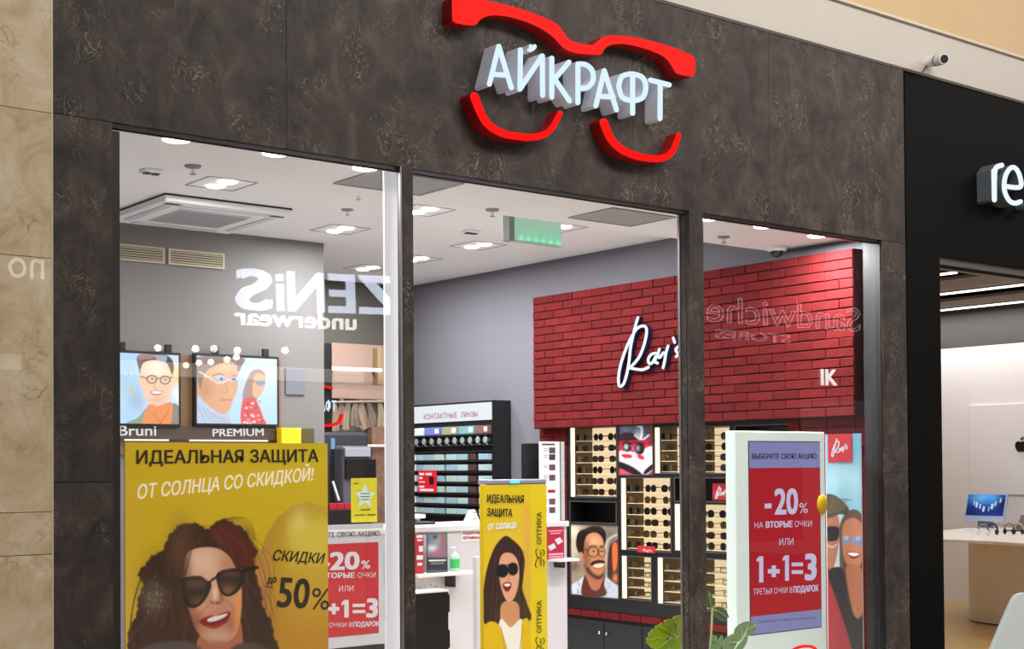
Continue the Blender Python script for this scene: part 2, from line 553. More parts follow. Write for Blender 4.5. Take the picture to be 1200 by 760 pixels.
# aluminium head track under the fascia
tr = thing('trim_1', (OPL, 0.05, Z1), kind='structure')
bx('rail', (2.47, OPR, 0.030, 0.040, Z1-.016, Z1), alu, tr)
bx('rail', (2.47, OPR, 0.045, 0.06, Z1-.022, Z1-.004), dark_alu, tr)
bx('rail', (2.47, OPR, 0.065, 0.078, Z1-.016, Z1), alu, tr)
# posts
po = thing('trim_2', (4.05, 0.05, 0), kind='structure')
bx('post_cladding', (4.013, 4.077, 0.0, 0.03, 0, Z1), stone, po)
bx('post_core', (4.012, 4.076, 0.031, 0.045, 0, Z1), dark_alu, po)
bx('edge_strip', (4.0, 4.0095, 0.0, 0.02, 0, Z1), alu, po)
po2 = thing('trim_3', (6.13, 0.05, 0), kind='structure')
bx('post_cladding', (6.077, 6.195, 0.0, 0.03, 0, Z1), stone, po2)
bx('post_cladding', (6.073, 6.193, 0.0305, 0.092, 0, Z1), stone, po2)
bx('edge_strip', (6.066, 6.0725, 0.075, 0.092, 0, Z1), alu, po2)
# left frame profile beside the pier
bx('trim_4', (2.484, 2.53, 0.035, 0.08, 0, Z1-.03), dark_alu, kind='structure')
# glass panes
w1 = bx('window_1', (2.531, 4.076, 0.046, 0.054, 0.02, Z1-.03), glass, kind='structure')
w2 = bx('window_2', (6.197, OPR-.008, 0.046, 0.054, 0.02, Z1-.03), glass, kind='structure')
# white column inside, beside the first post; emission imitates light falling on it
a, b = at(450.5, 300, Y=0.13), at(470, 300, Y=0.13)
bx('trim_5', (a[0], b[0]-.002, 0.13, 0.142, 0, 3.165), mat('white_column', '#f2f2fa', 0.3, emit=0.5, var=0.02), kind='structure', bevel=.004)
bx('trim_6', (a[0]-.06, b[0]+.01, 0.09, 0.26, 3.166, 3.2), mat('steel_cap', '#b9b9c4', 0.3, metal=.3), kind='structure')

# --- shop interior shell
XW = 8.113   # right wall plane
ZC = 3.447
bx('floor', (XL, XW+.4, 0.16, 6.1, -0.05, 0), floor_m, kind='structure')
bx('ceiling', (XL, XW+.3, 1.1, 6.1, ZC, ZC+.1), ceil_m, kind='structure')
bx('trim_7', (XL, XW+.3, 0.1, 1.1, 3.2, ZC+.1), mat('soffit_paint', '#f3f2f2', .8, var=.02), kind='structure')
bx('wall_left', (XL, 2.45, 0.15, 4.05, 0, ZC), grey_wall, kind='structure')
bx('wall_back', (XL, XW+.3, 5.95, 6.1, 0, ZC), mat('dark_olive_paint', '#57534c', .8, var=.05), kind='structure')
bx('wall_room', (2.45, 5.985, 4.05, 5.9, 0, ZC-.001), mat('room_paint', '#767371', .75, var=.02, scale=1.5), kind='structure')
rw = thing('wall_right', (XW, 3, 0), kind='structure')
bx('wall_surface', (XW, XW+.3, 3.86, 5.949, 0, ZC), grey_wall, rw)
bx('wall_surface', (XW, XW+.3, 0.151, 3.86, 1.951, ZC), grey_wall, rw)
bx('wall_surface', (XW+.31, XW+.34, 0.151, 3.86, 0, 1.95), dark_alu, rw)
bx('wall_surface', (XR+.003, 8.60, 0.02, 0.15, 0, 4.33), dark_alu, rw)

# --- red brick fascia: 17 courses of single bricks on a deep box
brick_m = mat('red_brick', '#621a1b', 0.85, var=0.25, scale=14, bump=0.4, random_obj=0.17, spec=.12)
mortar = mat('red_mortar', '#3a0f10', 0.9, var=0.2, scale=20)
BX, BY0, BY1, BZ0, BZ1 = 8.013, 0.30, 3.822, 1.945, 3.118
bp = thing('wall_brick', (BX+.05, 2, BZ0), kind='structure')
bx('box_backing', (BX+.008, XW, BY0, BY1, BZ0, BZ1), mortar, bp)
bm_ = {}
ROWS = 17; RH = (BZ1-BZ0)/ROWS; BL = 0.249


def brick_mesh(L, tone):
    key = (round(L, 3), tone)
    if key in bm_: return bm_[key]
    rnd = random.Random(hash(key) % 999)
    me = bpy.data.meshes.new('brick')
    bm = bmesh.new(); bmesh.ops.create_cube(bm, size=1)
    for v in bm.verts:
        v.co = Vector((v.co.x*0.022, v.co.y*(L-.006)+rnd.uniform(-.002, .002), v.co.z*(RH-.0065)+rnd.uniform(-.002, .002)))
    bmesh.ops.bevel(bm, geom=[e for e in bm.edges if all(v.co.x < 0 for v in e.verts)], offset=0.004, segments=1, affect='EDGES')
    bm.to_mesh(me); bm.free(); me.materials.append(brick_m); bm_[key] = me
    return me


nb = 0
for r in range(ROWS):
    y = BY0; first = True
    while y < BY1-.02:
        L = BL/2 if (first and r % 2) else BL
        L = min(L, BY1-y)
        if BY1-y-L < 0.05: L = BY1-y
        o = bpy.data.objects.new('brick', brick_mesh(L, nb % 3)); COL.objects.link(o)
        o.parent = bp
        o.location = np.array([BX+.003+random.uniform(0, .005), y+L/2, BZ0+(r+.5)*RH])-OFF[bp.name]
        y += L; first = False; nb += 1

# --- mall: beige marble pier on the left, cream band above the shops
mp_ = thing('wall_mall_pier', (1.6, -0.02, 0), kind='structure')
zs = [0, 1.25, at(30, 600, Y=-.02)[2], at(30, 300, Y=-.02)[2], at(30, 128, Y=-.02)[2], 4.6]
zs = sorted(zs)
for i in range(len(zs)-1):
    bx('marble_slab', (0.2, 2.203, -0.02, 0.0, zs[i]+.0015, zs[i+1]-.0015), marble, mp_)
bx('backing', (0.2, 2.2, 0.001, 0.1, 0, 4.6), cream, mp_)
bx('corner_bead', (2.2032, 2.2095, -0.021, 0.02, 0, 4.6), mat('corner_bead', '#e0d8c8', .4), mp_)
wu = thing('wall_mall_upper', (8, 0, 4.34), kind='structure')
bx('plaster_band', (0, 16, 0.012, 0.2, Z2+.02, 4.672), cream, wu)
bx('shadow_profile', (XL, 16, -0.004, 0.06, Z2, Z2+.019), mat('dark_brown_profile', '#4a423c', .6), wu)
bx('ledge', (0, 16, -0.01, 0.2, 4.673, 4.69), mat('ledge', '#d8cdbb', .6), wu)
bx('upper_wall', (0, 16, 0.004, 0.2, 4.6905, 5.25), beigeup, wu)
bx('ledge', (0, 16, -0.03, 0.2, 5.2505, 5.30), mat('ledge', '#d8cdbb', .6), wu)
bx('upper_wall', (0, 16, 0.0, 0.2, 5.3005, 7.5), beigeup, wu)
bx('floor_mall', (-8, 20, -16, 0.159, -0.06, -0.001), mat('mall_floor_tile', '#a89c8a', .25, var=.06, scale=2), kind='structure')

# --- neighbouring shop shell
NX0, NX1 = 8.6, 14.3
nf = thing('wall_front_neighbour', (8.4, 0, 0), kind='structure')
NZ = 3.076
bx('black_panel', (XR+.012, NX0, 0.0, 0.12, 0, NZ), black_clad, nf)
bx('black_panel', (XR+.012, 16, 0.0, 0.12, NZ+.0, Z2-.008), black_clad, nf)
bx('head_rail', (NX0, 16, 0.02, 0.05, NZ-.05, NZ-.001), alu, nf)
bx('head_rail', (NX0, 16, 0.055, 0.11, NZ-.07, NZ-.001), dark_alu, nf)
bx('head_rail', (NX0, 16, 0.112, 0.16, NZ-.06, NZ-.001), mat('brown_rail', '#8c8077', .5), nf)
bx('floor_neighbour', (NX0-.1, 16, 0.16, 8, -0.05, 0), mat('honey_wood_floor', '#b8965c', .35, var=.12, scale=3), kind='structure')
ncm = mat('taupe_ceiling', '#857870', .8, var=.03)
nc = thing('ceiling_neighbour', (11, 3, 3.45), kind='structure')
bx('ceiling_board', (NX0-.15, 16, 0.12, 8, 3.5, 3.6), mat('ceiling_void', '#4d4642', .9), nc)
for x0, x1 in ((NX0-.15, 10.6), (11.9, 12.8), (13.45, 14.05)):
    bx('ceiling_raft', (x0, x1, 0.121, 8, 3.4, 3.43), ncm, nc)
bx('ceiling_raft', (10.6, 11.9, 0.121, 1.35, 3.4, 3.43), ncm, nc)
nw = thing('wall_right_neighbour', (14.3, 3, 0), kind='structure')
bx('wall_surface', (14.3, 14.4, 0.12, 8, 0, 2.957), white_wall, nw)
bx('wall_surface', (14.3, 14.4, 0.12, 8, 2.9575, 3.5), mat('grey_band', '#454241', .8), nw)
p = at(1135, 475, X=14.27)
bx('wall_panel', (14.275, 14.2995, -0.0+.2, p[1], at(1180, 579, X=14.27)[2], p[2]), white_wall, nw, bevel=.004)
bx('wall_back_neighbour', (NX0-.1, 16, 8, 8.1, 0, 3.6), white_wall, kind='structure')
bx('wall_left_neighbour', (XW+.345, NX0, 0.16, 8, 0, 3.6), white_wall, kind='structure')

# ================================================================== CEILING LAMPS AND FITTINGS
lamp_glow = emis('lamp_glow', '#fff8ee', 9.0)
ORD = ['first', 'second', 'third', 'fourth', 'fifth', 'sixth', 'seventh', 'eighth', 'ninth', 'tenth', 'eleventh', 'twelfth']


def downlight(loc, label, power, group='round downlights in the soffit by the shop window'):
    t = thing('ceiling_downlight', loc, label, 'ceiling light', group)
    build('trim_ring', MB().lathe(loc, [(0.078, -.001), (0.078, -.006), (0.066, -.006), (0.066, -.001)], 24), white_pl, t)
    build('lens', MB().lathe(loc, [(0.066, -.004), (0.066, -.011), (0.05, -.016)], 24), lamp_glow, t)
    light('downlight_lamp', 'AREA', (loc[0], loc[1], loc[2]-.02), power, (.97, .98, 1), .1, target=(loc[0], loc[1]+.01, 0), parent=t)


for i, (x, y) in enumerate(((207, 163), (323, 179), (428, 196), (830, 255), (895, 264), (958, 275))):
    p = at(x, y+2.5, Z=3.185)
    downlight((p[0], p[1], 3.2), 'round glowing downlight at the %s window, %s from the left of its three' % ('left' if i < 3 else 'right', ORD[i % 3]), 42 if i == 5 else 20)
twins = [(4.21, 2.36, 'before the air conditioner cassette'), (5.745, 3.40, 'near the corner of the grey room wall'), (7.06, 5.05, 'deepest in the shop, over the dark end wall'),
         (5.80, 2.37, 'just right of the first post, nearer the window'), (7.08, 3.40, 'in the middle of the ceiling seen through the doorway'),
         (7.10, 4.33, 'low in the doorway view, close right of the first post'), (7.05, 2.36, 'partly behind the green exit sign')]
for x, y, w in twins:
    t = thing('twin_downlight', (x, y, ZC), 'twin downlight '+w, 'ceiling light', 'twin downlights set in the shop ceiling')
    f = MB()
    for s in (-1, 1):
        f.box(x-.17, x+.17, y+s*.17-.006, y+s*.17+.006, ZC-.004, ZC-.0005); f.box(x+s*.17-.006, x+s*.17+.006, y-.164, y+.164, ZC-.004, ZC-.0005)
    build('frame', f, mat('frame_grey', '#a9a8a8', .6), t)
    for s in (-1, 1):
        build('lamp', MB().lathe((x, y+s*.085, ZC), [(0.058, -.001), (0.058, -.008), (0.045, -.011)], 22), lamp_glow, t)
        light('twin_lamp', 'AREA', (x, y+s*.085, ZC-.03), 18, (.95, .97, 1), .08, target=(x, y+s*.085+.01, 0), parent=t)

# air conditioner cassette
t = thing('ceiling_air_conditioner', (4.53, 3.33, ZC), 'white square ceiling air conditioner cassette with grey intake grille', 'air conditioner')
ax0, ax1, ay0, ay1 = 4.04, 5.02, 2.84, 3.82
build('casing', MB().box(ax0, ax1, ay0, ay1, ZC-.055, ZC-.012), white_pl, t, bevel=.015)
bx('shadow_gap', (ax0+.01, ax1-.01, ay0+.01, ay1-.01, ZC-.012, ZC-.001), dark_alu, t)
bx('intake_grille', (4.26, 4.80, 3.06, 3.60, ZC-.062, ZC-.0555), darkmesh, t, bevel=.003)
for k in range(12):
    bx('slat', (4.27, 4.79, 3.085+k*.042, 3.10+k*.042, ZC-.066, ZC-.0625), mat('slat_grey', '#a5a3a6', .6), t)
for (a0, a1, b0, b1) in ((4.2, 4.86, 2.90, 2.96), (4.2, 4.86, 3.70, 3.76), (4.10, 4.16, 3.0, 3.66), (4.90, 4.96, 3.0, 3.66)):
    bx('air_flap', (a0, a1, b0, b1, ZC-.062, ZC-.0555), mat('flap_white', '#cfcfd4', .5), t, bevel=.002)
for (cx_, cy_) in ((4.13, 2.93), (4.93, 2.93)):
    bx('corner_sensor', (cx_-.05, cx_+.05, cy_-.02, cy_+.02, ZC-.059, ZC-.0555), black_pl, t)


def grille(x0, x1, y0, y1, z, label):
    t = thing('ceiling_grille', ((x0+x1)/2, (y0+y1)/2, z), label, 'ceiling vent', 'square grilles in the shop ceiling')
    f = MB(); w = .02
    f.box(x0, x1, y0, y0+w, z-.01, z-.001); f.box(x0, x1, y1-w, y1, z-.01, z-.001); f.box(x0, x0+w, y0+w, y1-w, z-.01, z-.001); f.box(x1-w, x1, y0+w, y1-w, z-.01, z-.001)
    build('frame', f, mat('frame_grey', '#a9a8a8', .6), t)
    bx('mesh_panel', (x0+w, x1-w, y0+w, y1-w, z-.006, z-.001), mat('vent_mesh', '#a09fa0', .8, scale=200, var=.2), t)


grille(4.13, 4.72, 0.42, 0.86, 3.2, 'grey square ceiling grille beside the top of the white column')
grille(5.90, 6.45, 0.48, 0.90, 3.2, 'grey square ceiling grille right of the green exit sign')
grille(4.75, 5.0, 1.25, 1.6, ZC, 'small grey ceiling vent behind the third downlight of the left window') if False else None


def sprinkler(x, y, z, label):
    t = thing('fire_sprinkler', (x, y, z), label, 'sprinkler', 'sprinkler heads on the shop ceiling')
    build('cover_plate', MB().lathe((x, y, z), [(0.045, -.001), (0.04, -.01), (0.012, -.014)], 18), mat('plate_grey', '#8d8b8b', .5), t)
    build('head', MB().lathe((x, y, z), [(0.008, -.014), (0.008, -.04), (0.018, -.042), (0.018, -.046)], 12), chrome, t)


for px, py, z, lb in ((226, 194, 3.2, 'above the twin downlight of the left window'), (420, 226, ZC, 'left of the white column, under the square grille'), (407, 245, ZC, 'left of the white column, lower of two'), (577, 245, 3.2, 'left of the green exit sign'), (848, 277, 3.2, 'in the right window, left of the dome camera')):
    p = at(px, py, Z=z); sprinkler(p[0], p[1], z, 'chrome sprinkler head with grey plate '+lb)
for px, py, lb in ((177, 199, 'small dark sensor on the ceiling under the first downlight'), (552, 270, 'small square ceiling sensor with two dark eyes, over the far twin downlight')):
    p = at(px, py, Z=ZC)
    t = thing('ceiling_sensor', (p[0], p[1], ZC), lb, 'sensor')
    bx('housing', (p[0]-.06, p[0]+.06, p[1]-.05, p[1]+.05, ZC-.02, ZC-.001), white_pl, t, bevel=.004)
    for s in (-.028, .028):
        bx('eye', (p[0]+s-.02, p[0]+s+.02, p[1]-.02, p[1]+.02, ZC-.028, ZC-.0205), black_pl, t)
# dome camera on the soffit
p = at(917, 290, Z=3.2); q = (7.93, 0.92, 3.2)
t = thing('dome_camera', q, 'white ceiling dome camera with a dark lens above the brick wall', 'security camera')
build('base', MB().lathe(q, [(0.07, -.001), (0.07, -.03), (0.055, -.035)], 24), white_pl, t)
build('dome', MB().ell((q[0], q[1], q[2]-.036), (.05, .05, .045), 18, 8), black_pl, t, smooth=True)
# green exit sign hung on two wires
e0, e1 = at(597, 251, Y=1.5), at(656, 261, Y=1.5)
ez0, ez1 = at(600, 283, Y=1.5)[2], at(600, 252, Y=1.5)[2]
t = thing('exit_sign', ((e0[0]+e1[0])/2, 1.5, ez0), 'pale green glowing exit sign box hanging on two wires from the ceiling', 'sign')
bx('end_cap', (e0[0]-.03, e0[0]+.012, 1.46, 1.54, ez0, ez1), mat('cap_grey', '#7c8580', .4), t, bevel=.004)


def exitpaint(p):
    for k in range(6):
        x = 611+k*8.6; y = 279+k*1.3
        p.blob(x, y, 2.6, 3.2, '#b8ffe0', .95); p.blob(x, y-4, 3.2, 8, '#5fe0a4', .55)
    p.blob(628, 286, 34, 8, '#58cf98', .45)


sheet('light_panel', t, 'Y', 1.475, e0[0]+.02, e1[0]-.008, ez0+.01, ez1-.01, .004, exitpaint, '#94b8a4', print_mat('exit_print', .75, base=.5))
f = MB(); f.box(e0[0]+.012, e1[0], 1.48, 1.52, ez0, ez1)
build('glass_box', f, mat('exit_body', '#a8c4b4', .3), t, bevel=.004)
for fx in (.18, .82):
    x = e0[0]+(e1[0]-e0[0])*fx
    build('hanging_wire', MB().tube([(x, 1.5, ez1), (x, 1.5, ez1+.05), (x-.01, 1.5, ez1+.1), (x-.01, 1.5, ZC-.001)], .004, 6), dark_alu, t)
    bx('clip', (x-.012, x+.012, 1.49, 1.51, ez1-.001, ez1+.03), dark_alu, t)

# vents high on the grey room wall
YW = 4.05
for x0, x1, lb in ((at(120, 285, Y=YW)[0], at(192, 300, Y=YW)[0], 'left'), (at(196.5, 300, Y=YW)[0], at(262, 305, Y=YW)[0], 'right')):
    z1_, z0_ = 3.278, 3.157
    t = thing('air_vent', ((x0+x1)/2, YW-.01, z0_), 'beige louvred wall vent high on the grey wall, %s of the two' % lb, 'vent', 'louvred vents on the grey wall')
    f = MB(); w = .014
    f.box(x0, x1, YW-.018, YW-.001, z0_, z0_+w); f.box(x0, x1, YW-.018, YW-.001, z1_-w, z1_); f.box(x0, x0+w, YW-.018, YW-.001, z0_+w, z1_-w); f.box(x1-w, x1, YW-.018, YW-.001, z0_+w, z1_-w)
    bm2 = mat('vent_beige', '#b5aa90', .5)
    build('frame', f, bm2, t)
    bx('duct', (x0+w, x1-w, YW-.004, YW-.001, z0_+w, z1_-w), mat('vent_dark', '#5b5648', .8), t)
    for k in range(5):
        bx('slat', (x0+w, x1-w, YW-.016, YW-.005, z0_+.021+k*.018, z0_+.029+k*.018), bm2, t)

# ================================================================== SHOP SIGN
red_face = emis('red_glow', '#ff1a16', 1.0)
red_side = mat('red_acrylic', '#a80d0e', .4)
wht_face = emis('sign_white', '#d8f0fa', .98)
side_glow = mat('sign_side_glow', '#d4d9e6', .45, emit=.12)  # pale tone and emission stand in for glow spilling from the letter faces
t = thing('shop_sign', (5.2, -0.05, 3.3), 'red glowing spectacle frame outline around white letters on the dark fascia', 'sign')


def C1(x, y): return (500+x/3.43, y/3.43)


def prism_px(mb, pts, Yf, Yb, n=3):
    Q = spline(pts, n, True)
    mb.prism([at(x, y, Y=Yf) for x, y in Q], (0, Yb-Yf, 0), 0, 1)
    return mb


brow = [(103, -8), (102, 40), (103, 75), (115, 92), (190, 103), (212, 82), (240, 66), (290, 62), (360, 75), (430, 100), (480, 128), (515, 155), (550, 193), (600, 213), (690, 221), (706, 212), (718, 194), (740, 181), (790, 176), (860, 190), (930, 215), (970, 243), (998, 288), (1012, 298), (1062, 308), (1078, 296), (1079, 236), (1060, 220), (1000, 193), (900, 163), (820, 147), (740, 141), (705, 150), (675, 176), (650, 180), (580, 163), (553, 132), (530, 102), (500, 82), (420, 50), (330, 22), (250, 3), (180, -14), (125, -18)]
build('brow_frame', prism_px(MB(), [C1(*q) for q in brow], -.085, -.0005, 2), [red_face, red_side], t)
tp = lambda a: 1.25-.45*a
m1 = stroke(MB(), [C1(*q) for q in ((192, 388), (212, 440), (245, 497), (305, 535), (380, 549), (440, 550), (482, 535), (510, 505), (536, 455))], 8.2, 'Y', -.085, -.0005, taper=tp)
build('left_rim', m1, [red_face, red_side], t)
m1 = stroke(MB(), [C1(*q) for q in ((712, 492), (735, 548), (772, 592), (830, 622), (900, 636), (952, 634), (985, 612), (1002, 575), (1013, 543))], 8.0, 'Y', -.085, -.0005, taper=tp)
build('right_rim', m1, [red_face, red_side], t)
LT = {'letter_a': [[(252, 338), (290, 186), (340, 352)], [(262, 298), (322, 302)]],
      'letter_short_i': [[(377, 200), (375, 358)], [(375, 358), (464, 225)], [(465, 225), (466, 383)]],
      'letter_k': [[(503, 234), (503, 390)], [(572, 250), (508, 325)], [(515, 318), (574, 405)]],
      'letter_r': [[(608, 260), (608, 412)], [(608, 257), (640, 260), (666, 285), (668, 325), (645, 352), (610, 354)]],
      'letter_a_second': [[(680, 425), (714, 284), (763, 441)], [(690, 386), (750, 390)]],
      'letter_f': [[(772, 345), (785, 308), (825, 297), (868, 312), (881, 352), (868, 392), (828, 404), (786, 390), (772, 345)], [(828, 300), (828, 455)]],
      'letter_t': [[(900, 322), (975, 341)], [(939, 335), (938, 476)]]}
for nm, st in LT.items():
    m1 = MB()
    for s in st:
        stroke(m1, [C1(*q) for q in s], 6.1, 'Y', -.105, -.0005, smooth=(len(s) > 4))
    if nm == 'letter_short_i':
        hp = [(425, 206), (411, 192), (413, 180), (422, 178), (427, 183), (434, 177), (442, 183), (440, 194)]
        prism_px(m1, [C1(*q) for q in hp], -.105, -.0005)
        stroke(m1, [C1(408, 200), C1(418, 205)], 3, 'Y', -.105, -.0005)
    build(nm.replace('_second', ''), m1, [wht_face, side_glow], t)

# neighbour's sign "re:"
t = thing('shop_sign', (9.2, -.05, 3.45), 'white glowing letters beginning re: on the black neighbouring fascia', 'sign')
nb_face = emis('neighbour_white', '#e6f2ff', 1.0)
m1 = stroke(MB(), [(1165.3, 234), (1165.3, 210), (1167, 197), (1174, 193.5)], 6, 'Y', -.12, -.0005)
stroke(m1, [(1165.3, 234), (1164.6, 200)], 6, 'Y', -.12, -.0005)
build('letter_r', m1, [nb_face, mat('nb_side', '#66707a', .4)], t)
m1 = stroke(MB(), [(1177.5, 218), (1195.5, 219), (1195, 206), (1190, 197), (1184, 197), (1178, 207), (1177, 222), (1182, 234), (1189, 238), (1196, 236)], 5.6, 'Y', -.12, -.0005)
build('letter_e', m1, [nb_face, mat('nb_side', '#66707a', .4)], t)
m1 = MB()
for yy in (213, 240):
    stroke(m1, [(1210, yy), (1210.5, yy+.3)], 7, 'Y', -.12, -.0005)
build('colon', m1, [nb_face, mat('nb_side', '#66707a', .4)], t)

# bullet camera on the cream band
cp = at(1086, 74, Y=0.012)
t = thing('bullet_camera', tuple(cp), 'white bullet camera with black lens on the cream band above the fascias', 'security camera')
build('mount', MB().tube([cp, cp+np.array([0, -.05, 0])], .035, 16), white_pl, t)
d = np.array([-.42, -.85, -.16]); d /= np.linalg.norm(d)
s0 = cp+np.array([0, -.05, 0])
build('barrel', MB().tube([s0, s0+d*.03, s0+d*.16], [.03, .038, .038], 18), white_pl, t)
build('ring', MB().tube([s0+d*.06, s0+d*.07], [.040, .040], 18), black_pl, t)
build('lens', MB().tube([s0+d*.1601, s0+d*.166], [.03, .028], 18), black_pl, t)
build('cable', MB().tube([cp+np.array([-.02, -.02, -.02]), cp+np.array([-.06, -.012, -.07]), cp+np.array([-.09, -.006, -.10])], .004, 6), black_pl, t)

# ================================================================== POSTERS AND SCREENS
dk = mat('ink_dark', '#2d2118', .6)
wk = mat('ink_white', '#f4efe2', .6, emit=.35)  # emission imitates backlight behind the white print
wk_e = emis('ink_white_lit', '#f6f4f8', .78)
lil_e = emis('ink_lilac_lit', '#cbc6e4', .85)


def C5(x, y): return (130+x/4, 570+y/4)


def girl(p):
    S = lambda *a: [C5(*q) for q in a]
    # balloon and warm edges of the print
    p.blob(384, 560, 120, 60, '#c9b410', .5)
    p.blob(148, 700, 14, 120, '#d8a53c', .5)
    bal = [(361+61*math.cos(q), 682+94*math.sin(q)) for q in np.linspace(0, 2*math.pi, 20, endpoint=False)]
    p.poly(bal, '#b07c1c', 1, soft=2, smooth=False)
    p.clip(bal)
    p.blob(372, 640, 42, 50, '#d2bf3a', .95); p.blob(365, 700, 40, 50, '#c79a2c', .8); p.blob(360, 755, 45, 25, '#b8821a', .8)
    p.blob(306, 690, 8, 50, '#c98a58', .8); p.blob(350, 612, 10, 16, '#e2d27a', .6)
    p.poly([(337, 612), (384, 608), (384, 660), (340, 664)], '#d8c850', .35, soft=8, smooth=False)
    p.clip()
    hair = S((345, 175), (420, 175), (455, 200), (480, 170), (540, 155), (600, 180), (650, 235), (685, 300), (672, 340), (675, 380), (700, 470), (710, 540), (745, 620), (770, 700), (800, 790), (820, 900), (60, 900), (80, 760), (85, 660), (125, 590), (120, 540), (150, 470), (130, 420), (150, 370), (190, 330), (240, 290), (280, 220), (305, 190))
    hq = spline(hair, 12, True); hd = np.roll(hq, -1, 0)-np.roll(hq, 1, 0); hd /= np.linalg.norm(hd, axis=1)[:, None]+1e-9
    ii = np.arange(len(hq)); hq = hq+np.stack([hd[:, 1], -hd[:, 0]], -1)*(1.1*np.sin(ii*.31)+.8*np.sin(ii*.83+1)+.4*np.sin(ii*1.9))[:, None]
    p.poly(hq, '#33190f', soft=2.2, smooth=False)
    p.clip(hq)
    rr = random.Random(8)
    for k in range(120):
        x0 = rr.uniform(100, 740); y0 = rr.uniform(180, 620); dx = (x0-430)*.12
        pts = [(x0+10*math.sin(j*1.3+k)+dx*j, y0+j*48) for j in range(5)]
        p.line([C5(*q) for q in pts], rr.uniform(.6, 1.5), rr.choice(['#6b3a24', '#4a2416', '#1e0e0a', '#180a08', '#5c2c22']), .45, soft=1.4)
    p.clip()
    p.poly(S((480, 185), (560, 180), (640, 240), (682, 310), (670, 380), (600, 380), (560, 300), (500, 260), (470, 230)), '#5a1710', .8, soft=6)
    p.blob(*C5(330, 300), 14, 34, '#5b3a26', .8); p.blob(*C5(215, 480), 18, 36, '#241310', .8); p.blob(*C5(680, 650), 12, 40, '#2a1712', .8)
    rnd = random.Random(3)
    for k in range(34):
        x0 = rnd.uniform(300, 640); y0 = rnd.uniform(170, 230); sx = -1 if x0 < 430 else 1
        pts = [(x0, y0), (x0+sx*rnd.uniform(20, 70), y0+rnd.uniform(20, 60)), (x0+sx*rnd.uniform(60, 130), y0+rnd.uniform(120, 220)), (x0+sx*rnd.uniform(90, 190), y0+rnd.uniform(250, 480))]
        p.line([C5(*q) for q in pts], .7, rnd.choice(['#5a3420', '#2a1410', '#6b4228', '#1d0e0b']), .55)
    for k in range(7):
        p.line([C5(470+k*6, 190), C5(500+k*9, 160-k*2), C5(560+k*12, 165-k*3), C5(620+k*7, 200-k*3), C5(650+k*5, 250)], .6, '#3a1f12', .8)
    for k in range(9):
        p.line([C5(170-k*3, 360+k*6), C5(120-k*2, 480+k*10), C5(95, 600+k*8), C5(85+k*3, 700), C5(110, 760)], .6, '#4a2a14', .7)
    p.blob(*C5(200, 520), 13, 18, '#7a6a5a', .5)
    for k in range(90):
        x, y = rnd.gauss(205, 28), rnd.gauss(520, 42)
        p.ell(*C5(x, y), .7, .7, rnd.choice(['#9a8c7a', '#2a2320', '#6d5d4c']), .9, soft=.8)
    # neck, dress
    p.poly(S((420, 690), (560, 700), (610, 640), (600, 900), (400, 900)), '#a8644a')
    p.poly(S((60, 820), (200, 735), (400, 740), (470, 900), (40, 900)), '#4d4440', soft=4); p.poly(S((560, 760), (700, 740), (830, 860), (830, 960), (540, 960)), '#473d38', soft=4)
    # face
    face = S((352, 330), (372, 300), (430, 285), (500, 290), (552, 325), (585, 380), (610, 440), (612, 540), (606, 620), (585, 690), (545, 728), (490, 738), (440, 715), (400, 670), (375, 600), (352, 520), (345, 420))
    p.poly(face, '#bf8468', soft=2)
    p.clip(face)
    p.blob(*C5(430, 350), 24, 22, '#e0bd9e', .95); p.blob(*C5(470, 400), 14, 18, '#dcb292', .6); p.blob(*C5(545, 360), 10, 12, '#b8765a', .6)
    p.blob(*C5(600, 560), 6, 46, '#e2953c', .8); p.blob(*C5(385, 640), 9, 26, '#7c3f2e', .85); p.blob(*C5(575, 500), 9, 12, '#d89a70', .6)
    p.blob(*C5(430, 570), 9, 7, '#d8997a', .8); p.blob(*C5(560, 640), 6, 10, '#9c5a40', .7); p.blob(*C5(500, 705), 16, 7, '#c9a084', .9); p.blob(*C5(480, 745), 30, 6, '#8a4a34', .8)
    p.blob(*C5(360, 420), 5, 30, '#8a5440', .7); p.blob(*C5(400, 600), 8, 8, '#a8684e', .5)
    # nose
    p.blob(*C5(488, 500), 3.2, 10, '#ecc6a8', .9); p.blob(*C5(520, 515), 3, 8, '#9a5a44', .7)
    p.line(S((512, 505), (520, 528), (508, 546), (488, 548), (466, 542)), 1.2, '#6e3424', .75, soft=1.6); p.blob(*C5(498, 542), 2.4, 1.6, '#4a1c14', .9); p.blob(*C5(474, 540), 1.8, 1.3, '#5a261c', .7)
    p.line(S((545, 530), (568, 560), (576, 590)), 1.4, '#8a4b38', .5, soft=2.5); p.line(S((455, 560), (420, 590), (405, 620)), 1.4, '#8a4b38', .5, soft=2.5)
    # mouth
    p.poly(S((412, 630), (440, 612), (470, 602), (486, 606), (505, 598), (535, 588), (560, 586), (558, 608), (545, 632), (515, 655), (480, 664), (445, 656), (425, 644)), '#861014', soft=1.6)
    p.poly(S((452, 622), (478, 609), (510, 602), (544, 594), (540, 604), (515, 619), (484, 630), (460, 632)), '#e6ddd4', soft=1)
    for k in range(6): p.line(S((468+k*14, 608-k*2.4), (470+k*14, 632-k*4)), .35, '#b8a49a', .7)
    p.line(S((452, 640), (485, 640), (520, 628), (550, 606)), 1.1, '#3a0808', .85); p.line(S((450, 652), (485, 656), (525, 640)), 1.6, '#b83a38', .6)
    p.clip()
